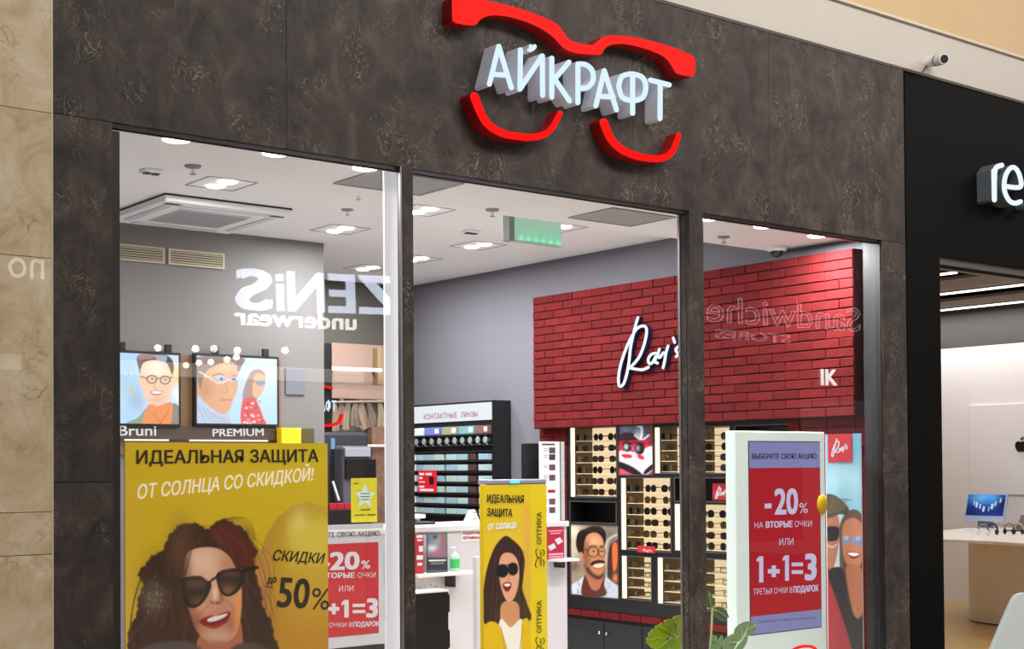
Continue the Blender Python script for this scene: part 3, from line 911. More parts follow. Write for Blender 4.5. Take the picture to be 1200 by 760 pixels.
    # strands falling over the face
    for k in range(8):
        p.line([C5(352+k*5, 300-k*4), C5(346+k*2, 380), C5(350-k*2, 470), C5(360-k*3, 580)], .8, '#2e1710', .6)
        p.line([C5(560+k*5, 330), C5(600+k*5, 420), C5(618+k*4, 520), C5(612+k*5, 640)], .8, '#3a1a12', .55)
    # sunglasses
    p.poly(S((240, 420), (270, 425), (335, 437), (345, 470), (330, 490), (250, 470), (235, 440)), '#2d1f1a', .8, soft=2)
    L1_ = S((330, 436), (368, 421), (420, 418), (450, 438), (471, 455), (464, 490), (442, 530), (416, 557), (380, 570), (350, 552), (335, 510))
    L2_ = S((492, 420), (510, 395), (560, 382), (615, 378), (682, 371), (692, 384), (630, 402), (622, 440), (605, 480), (578, 505), (545, 515), (515, 499), (500, 460))
    p.poly(L1_, '#1a110e'); p.poly(L2_, '#1a110e')
    p.line(S((455, 452), (478, 434), (500, 420)), 2.8, '#1a110e')
    i1 = S((350, 452), (388, 434), (436, 440), (450, 470), (428, 525), (386, 554), (360, 520)); i2 = S((508, 422), (540, 402), (600, 398), (606, 430), (590, 472), (552, 502), (520, 482))
    p.poly(i1, '#281a14', 1, 2); p.poly(i2, '#2c1c15', 1, 2)
    p.clip(i1); p.blob(*C5(400, 450), 16, 6, '#5c463a', .8); p.blob(*C5(415, 540), 10, 6, '#6b4c38', .7); p.clip()
    p.clip(i2); p.blob(*C5(550, 490), 10, 8, '#8a5c3c', .7); p.blob(*C5(560, 405), 16, 4, '#5a4438', .8); p.clip()
    p.line(S((345, 440), (400, 424), (445, 436)), .7, '#6a564a', .7); p.line(S((510, 402), (560, 387), (620, 383)), .7, '#6a564a', .7)


# --- large yellow poster in the left window
px0, px1 = at(146.5, 600, Y=.12)[0], at(384, 600, Y=.12)[0]
PT = 1.727
t = thing('window_poster', ((px0+px1)/2, .125, .0), 'large yellow poster of a laughing woman in sunglasses inside the left window', 'poster')
sheet('print', t, 'Y', .119, px0, px1, .02, PT, .0045, girl, '#c9a80e', print_mat('poster_print', .42, .35, base=1.0, coat=.3))  # print emission stands in for shop light coming through the film
bx('board', (px0, px1, .121, .129, .001, PT), mat('board_white', '#d8d0b8', .6), t)
Y_ = dict(Y=.1175)
text('lettering', 'ИДЕАЛЬНАЯ ЗАЩИТА', Y_, (159.5, 543), (373, 540.5), 15.5, dk, t, bold=.022)
text('lettering', 'ОТ СОЛНЦА СО СКИДКОЙ!', Y_, (160, 584.5), (366, 562.5), 16.5, wk, t, bold=.012, shear=.22)
text('lettering', 'СКИДКИ', Y_, (318.5, 656), (378, 660), 12.5, dk, t, bold=.014, shear=.2)
text('lettering', 'до', Y_, (313, 683), (324, 682), 8.5, dk, t, bold=.03)
text('lettering', '50', Y_, (324, 710), (361, 712), 34, dk, t, bold=.02, latin=True)
text('lettering', '%', Y_, (364, 713), (385, 714), 25, dk, t, bold=.0, latin=True)
m1 = MB(); stroke(m1, [(312, 687), (320, 688)], 1.3, 'Y', .1175, .1185); build('lettering', m1, [dk, dk], t)


# --- two bright screens on the grey wall
def man_screen(p):
    S = lambda *a: [(140+x/6, 400+y/6) for x, y in a]
    p.blob(150, 430, 14, 30, '#9fc6e8', .9); p.blob(160, 470, 10, 16, '#8aa0b8', .6); p.blob(150, 488, 14, 12, '#a9d0ee', .9)
    p.blob(207, 440, 8, 16, '#f0c878', .95); p.blob(209, 462, 6, 8, '#ffffff', .9); p.blob(206, 475, 6, 8, '#d0d8e0', .6)
    p.poly(S((60, 580), (130, 535), (190, 470), (240, 500), (340, 490), (380, 440), (440, 480), (445, 585)), '#8f9c86')
    p.poly(S((370, 440), (420, 455), (445, 500), (445, 585), (365, 585)), '#8a857c')
    p.poly(S((195, 455), (230, 440), (330, 430), (370, 430), (372, 500), (345, 585), (180, 585), (165, 550)), '#e0905a')
    p.line(S((240, 500), (265, 540), (300, 585)), 1, '#b86030', .7); p.line(S((350, 480), (310, 540), (280, 585)), 1, '#b86030', .7)
    p.poly(S((150, 190), (165, 150), (230, 130), (300, 140), (350, 150), (372, 200), (376, 260), (365, 330), (350, 390), (315, 435), (270, 452), (225, 438), (190, 400), (165, 340), (145, 300), (138, 250)), '#f0c4a6')
    p.blob(178+5, 432, 10, 9, '#ffe6d4', .8); p.blob(173, 462, 5, 7, '#fbd0b6', .5)
    p.poly(S((135, 190), (122, 130), (135, 95), (190, 85), (260, 80), (330, 95), (372, 130), (382, 190), (370, 235), (352, 190), (330, 150), (280, 132), (225, 130), (170, 150), (150, 190), (145, 230)), '#4a3830')
    p.poly(S((135, 90), (240, 88), (245, 115), (180, 128), (135, 130)), '#b08c84', .7); p.poly(S((245, 95), (330, 100), (320, 150), (270, 130)), '#a9b2d4', .75)
    for cx, cy in ((178, 444), (193.5, 445)):
        p.ell(cx, cy, 6.2, 5.2, '#3a302c'); p.ell(cx, cy, 5, 4.1, '#e6c2ac', soft=.8)
        p.ell(cx+.4, cy-.3, 1.5, 1.1, '#5b6a72'); p.line([(cx-3, cy-3), (cx, cy-3.8), (cx+3, cy-3)], .8, '#6a4c3c', .7)
    p.line([(184, 443), (187.5, 443)], 1, '#3a302c'); p.line([(165, 441), (172, 443)], 1, '#3a302c'); p.line([(199, 443), (202, 441)], 1, '#3a302c')
    p.line(S((255, 290), (245, 325), (265, 335)), .8, '#b97c60', .8)
    p.poly(S((215, 350), (260, 345), (305, 350), (290, 370), (260, 378), (230, 370)), '#a85a50'); p.poly(S((225, 353), (260, 350), (298, 354), (280, 365), (245, 366)), '#ffffff')
    p.blob(183, 468, 10, 4, '#c99e84', .5)


def premium_screen(p):
    S = lambda *a: [(140+x/6, 400+y/6) for x, y in a]
    p.blob(305, 430, 30, 40, '#d8e8f6', .8)
    p.poly(S((545, 290), (560, 200), (640, 150), (780, 140), (835, 200), (830, 260), (832, 330), (795, 420), (770, 490), (720, 510), (660, 480), (600, 430), (560, 380), (545, 380)), '#d8a684')
    p.blob(264, 428, 9, 7, '#f0c8a0', .7); p.blob(268, 458, 6, 12, '#e2b08e', .6); p.blob(240, 455, 10, 14, '#b58468', .6)
    p.poly(S((540, 110), (860, 110), (858, 175), (835, 215), (820, 165), (760, 140), (660, 175), (610, 210), (585, 270), (570, 330), (548, 260)), '#8b7a70')
    for k in range(10): p.line([(232+k*5, 420), (236+k*5, 424+k % 3*2), (234+k*5.2, 432-k*.5)], .7, '#5d4f48', .5)
    p.line(S((560, 210), (650, 265), (690, 290), (740, 285), (760, 265), (800, 280), (830, 260)), 1.1, '#f4ead8', 1)
    p.ell(258.5, 443.5, 6.5, 3.6, '#a9c4e0', .9); p.ell(274, 444, 3.6, 3, '#9ab4d0', .9); p.ell(259.5, 443.5, 1.6, 1.6, '#30568a'); p.ell(274, 444, 1.2, 1.4, '#3a4a5a')
    p.line(S((655, 240), (700, 225), (735, 235)), 1.2, '#6a4a3a', .8); p.line(S((790, 240), (825, 240)), 1, '#6a4a3a', .8)
    p.line(S((740, 290), (760, 335), (745, 360), (720, 350)), .8, '#a8705a', .7)
    p.line(S((710, 410), (750, 408), (790, 410)), 1.4, '#c86a60', .9)
    p.poly(S((540, 390), (575, 420), (640, 480), (720, 520), (760, 500), (770, 590), (540, 590)), '#b9c4d8')
    for k in range(6): p.line([(231+k*6, 474+k*3), (240+k*6, 492+k)], 1, '#7c86a8', .55)
    p.poly(S((870, 590), (865, 450), (870, 350), (900, 260), (930, 205), (985, 192), (1020, 220), (1028, 270), (1000, 330), (960, 420), (930, 480), (900, 540)), '#a88f88')
    p.poly(S((950, 240), (985, 225), (1020, 245), (1026, 290), (1010, 350), (975, 390), (945, 385), (935, 330)), '#e8b48c')
    p.ell(305.5, 449, 5.5, 3, '#7f9ec8', .95, rot=-5); p.line([(296, 446), (302, 448)], .8, '#5a6a80')
    p.poly(S((860, 440), (900, 395), (950, 400), (985, 460), (1010, 530), (1025, 590), (865, 590)), '#d8605e')
    rnd = random.Random(4)
    for k in range(26): p.ell(rnd.uniform(285, 308), rnd.uniform(470, 497), 1.6, 1.3, rnd.choice(['#f2c8c0', '#a83038', '#ffffff']), .6)


scr = print_mat('screen_print', .98, .3, base=.2)
brown = mat('brown_panel', '#7b5c3c', .55, var=.12, scale=4)
t = thing('display_board', (4.7, 4.02, 1.6), 'brown backing board behind the two bright wall screens', 'board')
bL, bR = at(120, 450, Y=4.03)[0], at(328, 450, Y=4.03)[0]
zt, zb = at(228, 416, Y=4.03)[2], 1.72
bx('board', (bL, bR, 4.02, 4.049, zb, zt), brown, t)
z497 = at(240, 498, Y=4.0)[2]; z519 = at(240, 515, Y=4.0)[2]
bx('caption_strip', (bL, bR+.02, 3.985, 4.019, z519, z497-.01), mat('caption_brown', '#45352c', .5), t)
for a_, b_ in ((146, 197), (222, 313)):
    bx('lit_edge', (at(a_, 513, Y=3.98)[0], at(b_, 514, Y=3.98)[0], 3.965, 3.984, z519-.012, z519), emis('lit_edge', '#fff6ec', 1.2), t)
text('lettering', 'Bruni', dict(Y=3.983), (139, 510), (183, 510), 12, wk_e, t, bold=.012, latin=True)
text('lettering', 'PREMIUM', dict(Y=3.983), (249, 511), (309, 510), 8.5, wk_e, t, bold=.02, latin=True)
for (a_, b_, fn, basec, lb) in ((120, 213, man_screen, '#b9d6ee', 'bright screen with a smiling man in round glasses on the grey wall'),
                                (228, 328, premium_screen, '#b4d2f2', 'bright screen with a man and a woman in thin glasses, above PREMIUM')):
    xa, xb = at(a_+1, 450, Y=3.96)[0], at(b_-1, 450, Y=3.96)[0]
    z1_ = at((a_+b_)/2, 415.5 if a_ > 200 else 411, Y=3.96)[2]; z0_ = at((a_+b_)/2, 499, Y=3.96)[2]
    t = thing('picture_screen', ((xa+xb)/2, 3.99, z0_), lb, 'screen')
    bx('bezel', (xa, xb, 3.962, 4.018, z0_, z1_), black_pl, t)
    sheet('picture', t, 'Y', 3.96, xa+.012, xb-.018, z0_+.018, z1_-.02, .0055, fn, basec, scr)
    for fx in (.25, .85):
        xx = xa+(xb-xa)*fx
        bx('bracket', (xx-.025, xx+.025, 3.97, 4.0, z1_+.0005, z1_+.06), black_pl, t, bevel=.004)
text('lettering', 'u', dict(Y=3.958), (146, 443), (155, 443), 8, wk_e, bpy.data.objects['picture_screen'], latin=True, cap=.5)
text('lettering', 'ni', dict(Y=3.958), (146, 460), (157, 460), 9, emis('ink_yellow_lit', '#f6e49a', .8), bpy.data.objects['picture_screen'], latin=True, cap=.6)

# yellow packs on a little shelf right of the screens
ya, yb = at(330, 510, Y=3.9), at(353, 510, Y=3.9)
t = thing('yellow_box', ((ya[0]+yb[0])/2, 3.93, 1.79), 'bright yellow display box right of the PREMIUM screen', 'box')
zz = at(340, 504, Y=3.9)[2]; zl = at(340, 521, Y=3.9)[2]
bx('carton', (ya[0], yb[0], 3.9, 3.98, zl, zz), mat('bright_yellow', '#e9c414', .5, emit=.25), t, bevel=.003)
bx('lid', (ya[0]-.002, yb[0]+.002, 3.898, 3.982, zz+.0005, zz+.02), mat('bright_yellow', '#e9c414', .5), t, bevel=.002)
t = thing('olive_shelf', (5.7, 3.95, zl-.03), 'olive glass shelf on the grey wall under the yellow box', 'shelf')
bx('board', (ya[0]-.12, at(372, 510, Y=3.95)[0], 3.86, 4.049, zl-.03, zl-.001), mat('olive_board', '#8a7d22', .5), t)
bx('front_edge', (ya[0]-.12, at(372, 510, Y=3.95)[0], 3.855, 3.8595, zl-.03, zl), mat('olive_edge', '#b5a63a', .5), t)
bx('dark_back', (yb[0]+.02, at(372, 503, Y=3.98)[0], 4.03, 4.049, zl, zz+.02), mat('olive_dark', '#4c4420', .6), t)
# pale rounded panel on the grey wall
q0, q1 = at(335, 431, Y=4.03), at(358, 463, Y=4.03)
t = thing('grey_panel', (q0[0]+.05, 4.04, q1[2]), 'faint grey rounded rectangle panel on the wall right of the screens', 'panel')
build('panel', MB().box(q0[0], q1[0], 4.035, 4.049, q1[2], q0[2]), mat('pale_grey', '#6c6d76', .8), t, bevel=.01)

# ================================================================== RIGHT WALL: LIT CABINET
def yz(px, py): p = at(px, py, X=XW); return p[1], p[2]


NI = {  # name: far-left px, top, near-right px, bottom, shelf rows, phrase
    'A': (668.5, 500, 722, 582, 6, 'leftmost six-row niche'),
    'B': (767.5, 500, 806, 554, 4, 'top niche left of the second post'),
    'B2': (811, 500, 855, 554, 4, 'top niche right of the second post'),
    'C': (728, 560, 785.5, 645, 6, 'middle six-row niche'),
    'D': (791, 591, 855, 646, 4, 'middle niche right of the second post'),
    'E': (729, 652, 763, 702, 4, 'small low niche under the middle'),
    'F': (771, 654, 807, 708, 4, 'low niche left of the second post'),
    'G': (811, 655, 856, 715, 4, 'low niche right of the second post'),
}
DARK = {'box_a': (668.5, 588, 722, 612), 'box_b': (791, 560, 857, 587), 'box_c': (862, 498, 934, 560), 'box_d': (862, 565, 934, 640), 'box_e': (862, 645, 934, 722)}
PAN = {'sunglass_poster': (724.5, 498.5, 764.5, 556), 'man_poster': (668.5, 615, 724, 698.5)}
rects = {}
for d_ in (NI, DARK, PAN):
    for k, v in d_.items():
        cx_ = (v[0]+v[2])/2
        yf, _ = yz(v[0], v[1]); yn, _ = yz(v[2], v[1])
        rects[k] = (yn, yf, yz(cx_, v[3])[1], yz(cx_, v[1])[1])   # y near, y far, z bottom, z top
CY0, CY1, CZ0, CZ1 = 0.99, 3.49, 0.375, 1.944
cab = thing('display_cabinet', (XW+.1, 2.2, CZ0), 'black wall cabinet with lit and dark niches of eyewear under the red brick box', 'cabinet')
ysx = sorted(set([CY0, CY1]+[v for r in rects.values() for v in r[:2]]))
zsx = sorted(set([CZ0, CZ1]+[v for r in rects.values() for v in r[2:]]))
carc = MB()
ysx = [y for y in ysx if CY0 <= y <= CY1]; zsx = [z for z in zsx if CZ0 <= z <= CZ1]
for i in range(len(ysx)-1):
    run = None
    for j in range(len(zsx)-1):
        yc, zc = (ysx[i]+ysx[i+1])/2, (zsx[j]+zsx[j+1])/2
        hole = any(r[0] < yc < r[1] and r[2] < zc < r[3] for r in rects.values())
        if not hole:
            if run is None: run = zsx[j]
        if hole and run is not None:
            carc.box(XW, XW+.279, ysx[i], ysx[i+1], run, zsx[j]); run = None
    if run is not None: carc.box(XW, XW+.279, ysx[i], ysx[i+1], run, zsx[-1])
frame_blk = mat('cabinet_black', '#131214', .4, var=.1)
build('carcass', carc, frame_blk, cab)
bx('back_board', (XW+.28, XW+.305, CY0, CY1, CZ0, CZ1), black_lam, cab)
nich_back = emis('niche_back', '#fadfb2', .92)
nich_side = mat('niche_side', '#5a452c', .25, var=.1)
strip_m = emis('led_strip', '#fff0c8', 1.6)
shelf_m = mat('shelf_acrylic', '#d8c8a0', .3, emit=.2)
trimg = mat('thin_edge', '#77706c', .35, metal=.6)
for k, (yn, yf, z0, z1) in rects.items():
    e = .006
    f = MB(); f.box(XW-.004, XW, yn-e, yf+e, z0-e, z0); f.box(XW-.004, XW, yn-e, yf+e, z1, z1+e); f.box(XW-.004, XW, yn-e, yn, z0, z1); f.box(XW-.004, XW, yf, yf+e, z0, z1)
    build('niche_edge', f, trimg, cab)
    if k in DARK:
        bx('niche_back', (XW+.2, XW+.279, yn+.001, yf-.001, z0+.001, z1-.001), black_pl, cab)
for k in NI:
    yn, yf, z0, z1 = rects[k]; rows = NI[k][4]
    bx('niche_back', (XW+.255, XW+.279, yn+.0005, yf-.0005, z0+.0005, z1-.0005), nich_back, cab)
    bx('niche_side', (XW+.02, XW+.254, yf-.004, yf-.0005, z0+.0005, z1-.0005), nich_side, cab)
    bx('niche_side', (XW+.02, XW+.254, yn+.0005, yn+.004, z0+.0005, z1-.0005), nich_side, cab)
    bx('led_strip', (XW+.001, XW+.018, yf-.035, yf-.0005, z0+.001, z1-.001), strip_m, cab)
    sp = (z1-z0)/(rows+.35)
    for r in range(rows):
        zs_ = z0+.008+r*sp*1.0
        bx('shelf', (XW+.03, XW+.25, yn+.005, yf-.04, zs_, zs_+.004), shelf_m, cab)


# glasses, one of each kind, then copies
def make_glasses(kind):
    fr = {'aviator': mat('gold_wire', '#6a4c1c', .3, metal=.6), 'round': mat('black_acetate', '#17120f', .3),
          'square': mat('tortoise_acetate', '#3a2010', .3, var=.4, scale=60), 'reading': mat('thin_metal', '#4a3c30', .3, metal=.5)}[kind]
    ln = {'aviator': mat('lens_brown', '#3a2a12', .15), 'round': mat('lens_black', '#0f0d0d', .12), 'square': mat('lens_smoke', '#241a14', .15), 'reading': cleargl}[kind]
    name = 'eyeglasses' if kind == 'reading' else 'sunglasses'
    t = thing(name, (0, 0, 0))
    rx, rz, ex = {'aviator': (.028, .025, 2.2), 'round': (.027, .025, 2), 'square': (.029, .022, 3.2), 'reading': (.027, .021, 2.8)}[kind]
    rim = .0026 if kind in ('aviator', 'reading') else .0045
    N = 14
    for s in (-1, 1):
        pts = []
        for q in np.linspace(0, 2*math.pi, N, endpoint=False):
            c, si = math.cos(q), math.sin(q)
            r = (abs(c)**ex+abs(si)**ex)**(-1/ex)
            zz = r*si*rz
            if kind == 'aviator' and si < 0: zz *= 1.15
            pts.append((s*.034+r*c*rx, 0, zz))
        m1 = MB(); o = np.array([s*.034, 0, 0])
        P0 = [np.array(p) for p in pts]; P1 = [o+(p-o)*(1+rim/rx) for p in P0]
        for i in range(N):
            j = (i+1) % N
            a_, b_, c_, d_ = P0[i], P0[j], P1[j], P1[i]; D = np.array([0, .004, 0])
            m1.add([a_, b_, c_, d_, a_+D, b_+D, c_+D, d_+D], [(0, 1, 2, 3), (7, 6, 5, 4), (3, 2, 6, 7), (1, 0, 4, 5)])
        build('rim', m1, fr, t)
        build('lens', MB().prism([p+np.array([0, .001, 0]) for p in P0], (0, .0015, 0)), ln, t)
        build('temple', MB().box(s*.0645, s*.068, .004, .13, .006, .011), fr, t)
    build('bridge', MB().tube([(-.009, .001, .006), (0, -.001, .009), (.009, .001, .006)], .0022, 6), fr, t)
    return t


PROTO = {k: [make_glasses(k), False] for k in ('aviator', 'round', 'square', 'reading')}
KN = {'aviator': 'brown aviator sunglasses', 'round': 'black round sunglasses', 'square': 'dark square sunglasses', 'reading': 'thin clear-lens glasses'}


def place_glasses(kind, loc, rz, label, group, scale=1.1):
    pr = PROTO[kind]
    if not pr[1]:
        pr[1] = True; o = pr[0]; o.location = loc; o.rotation_euler = (0, 0, rz); o.scale = (scale,)*3
        tag(o, label, 'sunglasses' if kind != 'reading' else 'glasses', group)
        return o
    o = dup(pr[0], loc, rz, label, group, scale)
    o['category'] = 'sunglasses' if kind != 'reading' else 'glasses'
    return o


random.seed(11)
bpy.context.view_layer.update()
for k in NI:
    yn, yf, z0, z1 = rects[k]; rows = NI[k][4]; sp = (z1-z0)/(rows+.35)
    Wd = yf-yn; per = max(2, round(Wd/.19))
    for r in range(rows):
        if k in ('C', 'B', 'B2'): kd = ['round', 'aviator', 'aviator', 'square', 'round', 'aviator'][(r+len(k)) % 6] if r else 'square'
        elif k == 'A': kd = ['square', 'square', 'round', 'square', 'square', 'round'][r]
        elif k == 'D': kd = ['round', 'square', 'aviator', 'round'][r]
        else: kd = 'reading'
        for c in range(per):
            y = yf-.085-(Wd-.16)*c/max(1, per-1)*(.98)
            zz = z0+.008+r*sp+.0045+.029
            row = ORD[rows-1-r]; frm = ORD[c]
            place_glasses(kd, (XW+.055+random.uniform(-.006, .01), y+random.uniform(-.008, .008), zz), -math.pi/2+random.uniform(-.16, .16),
                          '%s, %s from left, %s row, %s' % ({'aviator': 'aviators', 'round': 'round sunglasses', 'square': 'square sunglasses', 'reading': 'clear glasses'}[kd], frm, row, NI[k][5]), 'eyewear in the '+NI[k][5])


# --- posters set in the cabinet
def C3(x, y): return (660+x/7.6, 490+y/7.6)


def car_poster(p):
    S = lambda *a: [C3(*q) for q in a]
    p.poly(S((480, 60), (760, 50), (760, 200), (480, 210)), '#26344a', smooth=False)
    p.blob(733, 503, 8, 5, '#7d93a8', .8); p.blob(757, 505, 6, 6, '#3c4a5c', .8); p.blob(748, 512, 5, 10, '#c8d0dc', .8)
    p.poly(S((500, 160), (560, 125), (640, 140), (690, 180), (700, 215), (500, 220)), '#3a1d28')
    p.line(S((660, 60), (695, 80), (700, 130), (690, 180)), 3, '#dfe6ee', .9); p.line(S((640, 150), (700, 190), (760, 150)), 2.4, '#e6dfe8', .8)
    p.poly(S((480, 200), (760, 190), (760, 520), (480, 520)), '#b8283c', smooth=False)
    p.poly(S((480, 300), (560, 290), (660, 300), (800, 250), (820, 420), (700, 520), (600, 430), (480, 370)), '#d6c3cc')
    p.poly(S((520, 320), (600, 320), (610, 350), (545, 352)), '#c01f2e'); p.poly(S((660, 325), (710, 330), (720, 365), (675, 360)), '#c01f2e')
    p.ell(*C3(568, 250), 5.6, 6.6, '#151018'); p.ell(*C3(680, 270), 6, 7, '#151018')
    p.blob(*C3(560, 250), 2.2, 3.2, '#c8d0cc', .8); p.blob(*C3(665, 265), 2, 3, '#b0a8b0', .6)
    p.line(S((530, 215), (600, 222), (640, 212), (725, 225)), 1.3, '#20161e'); p.line(S((600, 240), (640, 300), (650, 380)), .9, '#8a7884', .8)
    p.poly(S((480, 380), (600, 420), (700, 490), (690, 520), (600, 490), (480, 430)), '#20141c'); p.poly(S((720, 470), (800, 400), (810, 440), (730, 500)), '#20141c')
    p.poly(S((480, 440), (600, 490), (690, 530), (480, 530)), '#c04a5e')


def C4(x, y): return (660+x/8, 610+y/8)


def man_poster(p):
    S = lambda *a: [C4(*q) for q in a]
    p.blob(672, 622, 9, 12, '#e6d8ba', .9); p.blob(672, 645, 6, 14, '#d8c6a6', .7); p.blob(674, 663, 7, 8, '#5a2e24', .8); p.blob(674, 674, 6, 5, '#8a8a68', .7)
    p.blob(714, 628, 12, 12, '#5b5450', .8); p.line(S((395, 400), (400, 250), (430, 170), (500, 130)), 3, '#b8b0a4', .8)
    p.poly(S((420, 540), (430, 250), (500, 180), (520, 200), (520, 600)), '#3c2a26'); p.poly(S((462, 230), (505, 220), (505, 420), (468, 460)), '#d8642c'); p.blob(721, 677, 3, 5, '#e08848', .8)
    p.poly(S((80, 700), (85, 610), (150, 560), (200, 520), (380, 520), (470, 580), (520, 620), (525, 720)), '#b9bcc6')
    p.poly(S((80, 600), (150, 560), (180, 545), (165, 680), (85, 670)), '#c8ccd2')
    p.poly(S((190, 540), (230, 500), (380, 500), (385, 600), (395, 700), (180, 700)), '#5c2a24')
    p.poly(S((215, 480), (230, 560), (270, 640), (320, 650), (355, 600), (375, 480)), '#a86a4c')
    rnd = random.Random(9)
    for k in range(26): p.ell(*C4(rnd.choice([rnd.uniform(130, 175), rnd.uniform(400, 440)]), rnd.uniform(570, 680)), .6, .6, '#4a5876', .9, soft=.8)
    p.poly(S((170, 290), (185, 310), (188, 370), (170, 360), (158, 320)), '#c8845c')
    p.poly(S((200, 180), (230, 120), (300, 105), (350, 130), (375, 190), (385, 260), (392, 330), (388, 420), (370, 500), (330, 540), (280, 520), (230, 470), (205, 400), (190, 320)), '#b87a54')
    p.blob(*C4(290, 190), 10, 7, '#dca47a', .8); p.blob(*C4(215, 300), 4, 16, '#70402c', .8); p.blob(*C4(225, 400), 5, 12, '#8a5038', .7); p.blob(*C4(375, 350), 3, 8, '#b07050', .6)
    p.poly(S((145, 300), (120, 230), (125, 150), (150, 100), (210, 70), (270, 50), (350, 55), (395, 100), (400, 180), (385, 230), (370, 170), (330, 120), (280, 110), (230, 130), (205, 180), (195, 260), (190, 310), (165, 290)), '#241712')
    for k in range(14): p.line([C4(140+k*18, 100-abs(7-k)*2), C4(150+k*18, 80), C4(165+k*17, 92)], .8, '#4a3226', .6)
    p.poly(S((200, 430), (240, 440), (270, 480), (330, 510), (375, 480), (388, 430), (385, 500), (350, 545), (300, 545), (240, 500), (205, 440), (200, 400)), '#33201a', .92, soft=3)
    p.poly(S((255, 400), (290, 375), (340, 365), (385, 375), (392, 400), (350, 395), (300, 400), (268, 420)), '#2c1812')
    p.poly(S((285, 415), (330, 405), (378, 400), (365, 430), (325, 440), (295, 432)), '#dcc4b6', soft=1); p.line(S((290, 440), (325, 448), (365, 436)), 1, '#a04a3a', .9)
    for cx, cy, rx in ((282, 292, 6.3), (362, 292, 4.6)):
        p.ell(*C4(cx, cy), rx, 6.2, '#2a1a14'); p.ell(*C4(cx, cy), rx-1, 5.1, '#b87c58', soft=.8); p.ell(*C4(cx+3, cy-8), 1.7, .9, '#2a1a14')
    p.line(S((205, 270), (240, 272)), 1, '#2a1a14'); p.line(S((330, 285), (345, 285)), 1, '#2a1a14')
    p.line(S((240, 245), (280, 232), (320, 240)), 1.3, '#2a1812'); p.line(S((345, 240), (385, 232)), 1.3, '#2a1812')
    p.line(S((335, 290), (348, 340), (330, 355)), .9, '#8a4c34', .8)


pm_c = print_mat('backlit_print', .35, .35, base=.8)
for k, fn, bc, lb in (('sunglass_poster', car_poster, '#8a2838', 'backlit print of sunglasses resting on a red and white surface'), ('man_poster', man_poster, '#9a8878', 'backlit print of a smiling bearded man in round glasses')):
    yn, yf, z0, z1 = rects[k]
    bx('poster_board', (XW+.006, XW+.19, yn+.001, yf-.001, z0+.001, z1-.001), black_pl, cab)
    sheet('poster_print', cab, 'X', XW+.004, yf-.003, yn+.003, z0+.003, z1-.003, .0075, fn, bc, pm_c, label=lb)

# little red tags with script lettering
red_m = mat('tag_red', '#b3202c', .5, emit=.12)


def script_rays(mb, px, py, s, plane, cf, cb, w):
    """the hand-lettered Ray's, top left of its R at px, py; s = pixels per unit"""
    ST = [[(278, 128), (262, 180), (245, 250), (228, 330), (218, 420), (205, 500), (185, 570), (165, 597), (148, 590), (145, 540), (155, 470), (175, 400), (205, 320), (235, 260), (270, 205), (310, 185), (335, 200), (335, 250), (315, 330), (285, 400), (240, 455), (215, 470), (260, 480), (310, 485), (350, 468)],
          [(398, 372), (370, 380), (350, 410), (355, 442), (378, 436), (400, 395), (396, 430), (412, 440)],
          [(425, 345), (414, 385), (426, 402), (452, 368)], [(485, 322), (470, 370), (462, 420), (450, 472)],
          [(520, 268), (530, 298)], [(560, 322), (538, 345), (545, 365), (560, 378), (540, 395)]]
    for q in ST:
        stroke(mb, [(px+(x-140)*s, py+(y-128)*s) for x, y in q], w, plane, cf, cb, n=4)
    return mb


def tagcard(x0, y0, x1, y1, X, label, s, w=1.1):
    a_, b_ = at(x0, y0, X=X), at(x1, y1, X=X)
    t = thing('sign_card', (X+.004, (a_[1]+b_[1])/2, b_[2]), label, 'sign')
    bx('card', (X, X+.006, b_[1], a_[1], b_[2], a_[2]), red_m, t)
    build('lettering', script_rays(MB(), x0+(x1-x0)*.16, y0+(y1-y0)*.18, s, 'X', X-.003, X-.0005, w), [wk_e, wk_e], t, kind='stuff')
    return t


tagcard(835, 566, 857, 586, XW+.05, "red card with white script Ray's in the dark niche right of the second post", .030)
t = thing('price_tag', (XW, *yz(757, 648)), 'small red strip tag under the middle glasses niche', 'tag')
a_, b_ = at(747, 639, X=XW-.012), at(767, 648, X=XW-.012)
bx('strip', (XW-.012, XW-.0045, b_[1], a_[1], b_[2], a_[2]), red_m, t)
text('lettering', "Ray's", dict(X=XW-.0122), (754, 645.5), (764, 646.5), 3, wk_e, t, latin=True, bold=.02, kind='stuff')
a_, b_ = at(850.5, 560.5, X=XW+.04), at(857, 565.5, X=XW+.04)
bx('price_tag', (XW+.04, XW+.046, b_[1], a_[1], b_[2], a_[2]), white_pl, label="tiny white tag over the red script card in the dark niche", cat='tag')

# --- red brick surround of the cabinet
sr = thing('wall_brick_surround', (XW+.05, 2, 0), kind='structure')
bricks_small = MB(); rnd = random.Random(5)


def courses(y0, y1, z0, z1):
    n = max(1, round((z1-z0)/.069)); h = (z1-z0)/n
    for r in range(n):
        y = y0-(rnd.uniform(0.02, .2))
        while y < y1:
            a_, b_ = max(y, y0), min(y+.245, y1)
            if b_-a_ > .02: bricks_small.box(XW-.004-rnd.uniform(0, .004), XW+.02, a_+.003, b_-.003, z0+r*h+.004, z0+(r+1)*h-.004)
            y += .25


courses(CY1+.003, 3.858, 0, 1.944); courses(.16, CY0-.003, 0, 1.944); courses(CY0, CY1, .31, CZ0-.002)
build('brick_courses', bricks_small, brick_m, sr, kind='stuff')
f = MB(); f.box(XW+.006, XW+.25, CY1+.003, 3.8585, 0, 1.945); f.box(XW+.006, XW+.25, .155, CY0-.003, 0, 1.945)
f.box(XW+.006, XW+.25, CY0-.002, CY1+.002, .312, CZ0-.002)
build('mortar_bed', f, mortar, sr, kind='stuff')
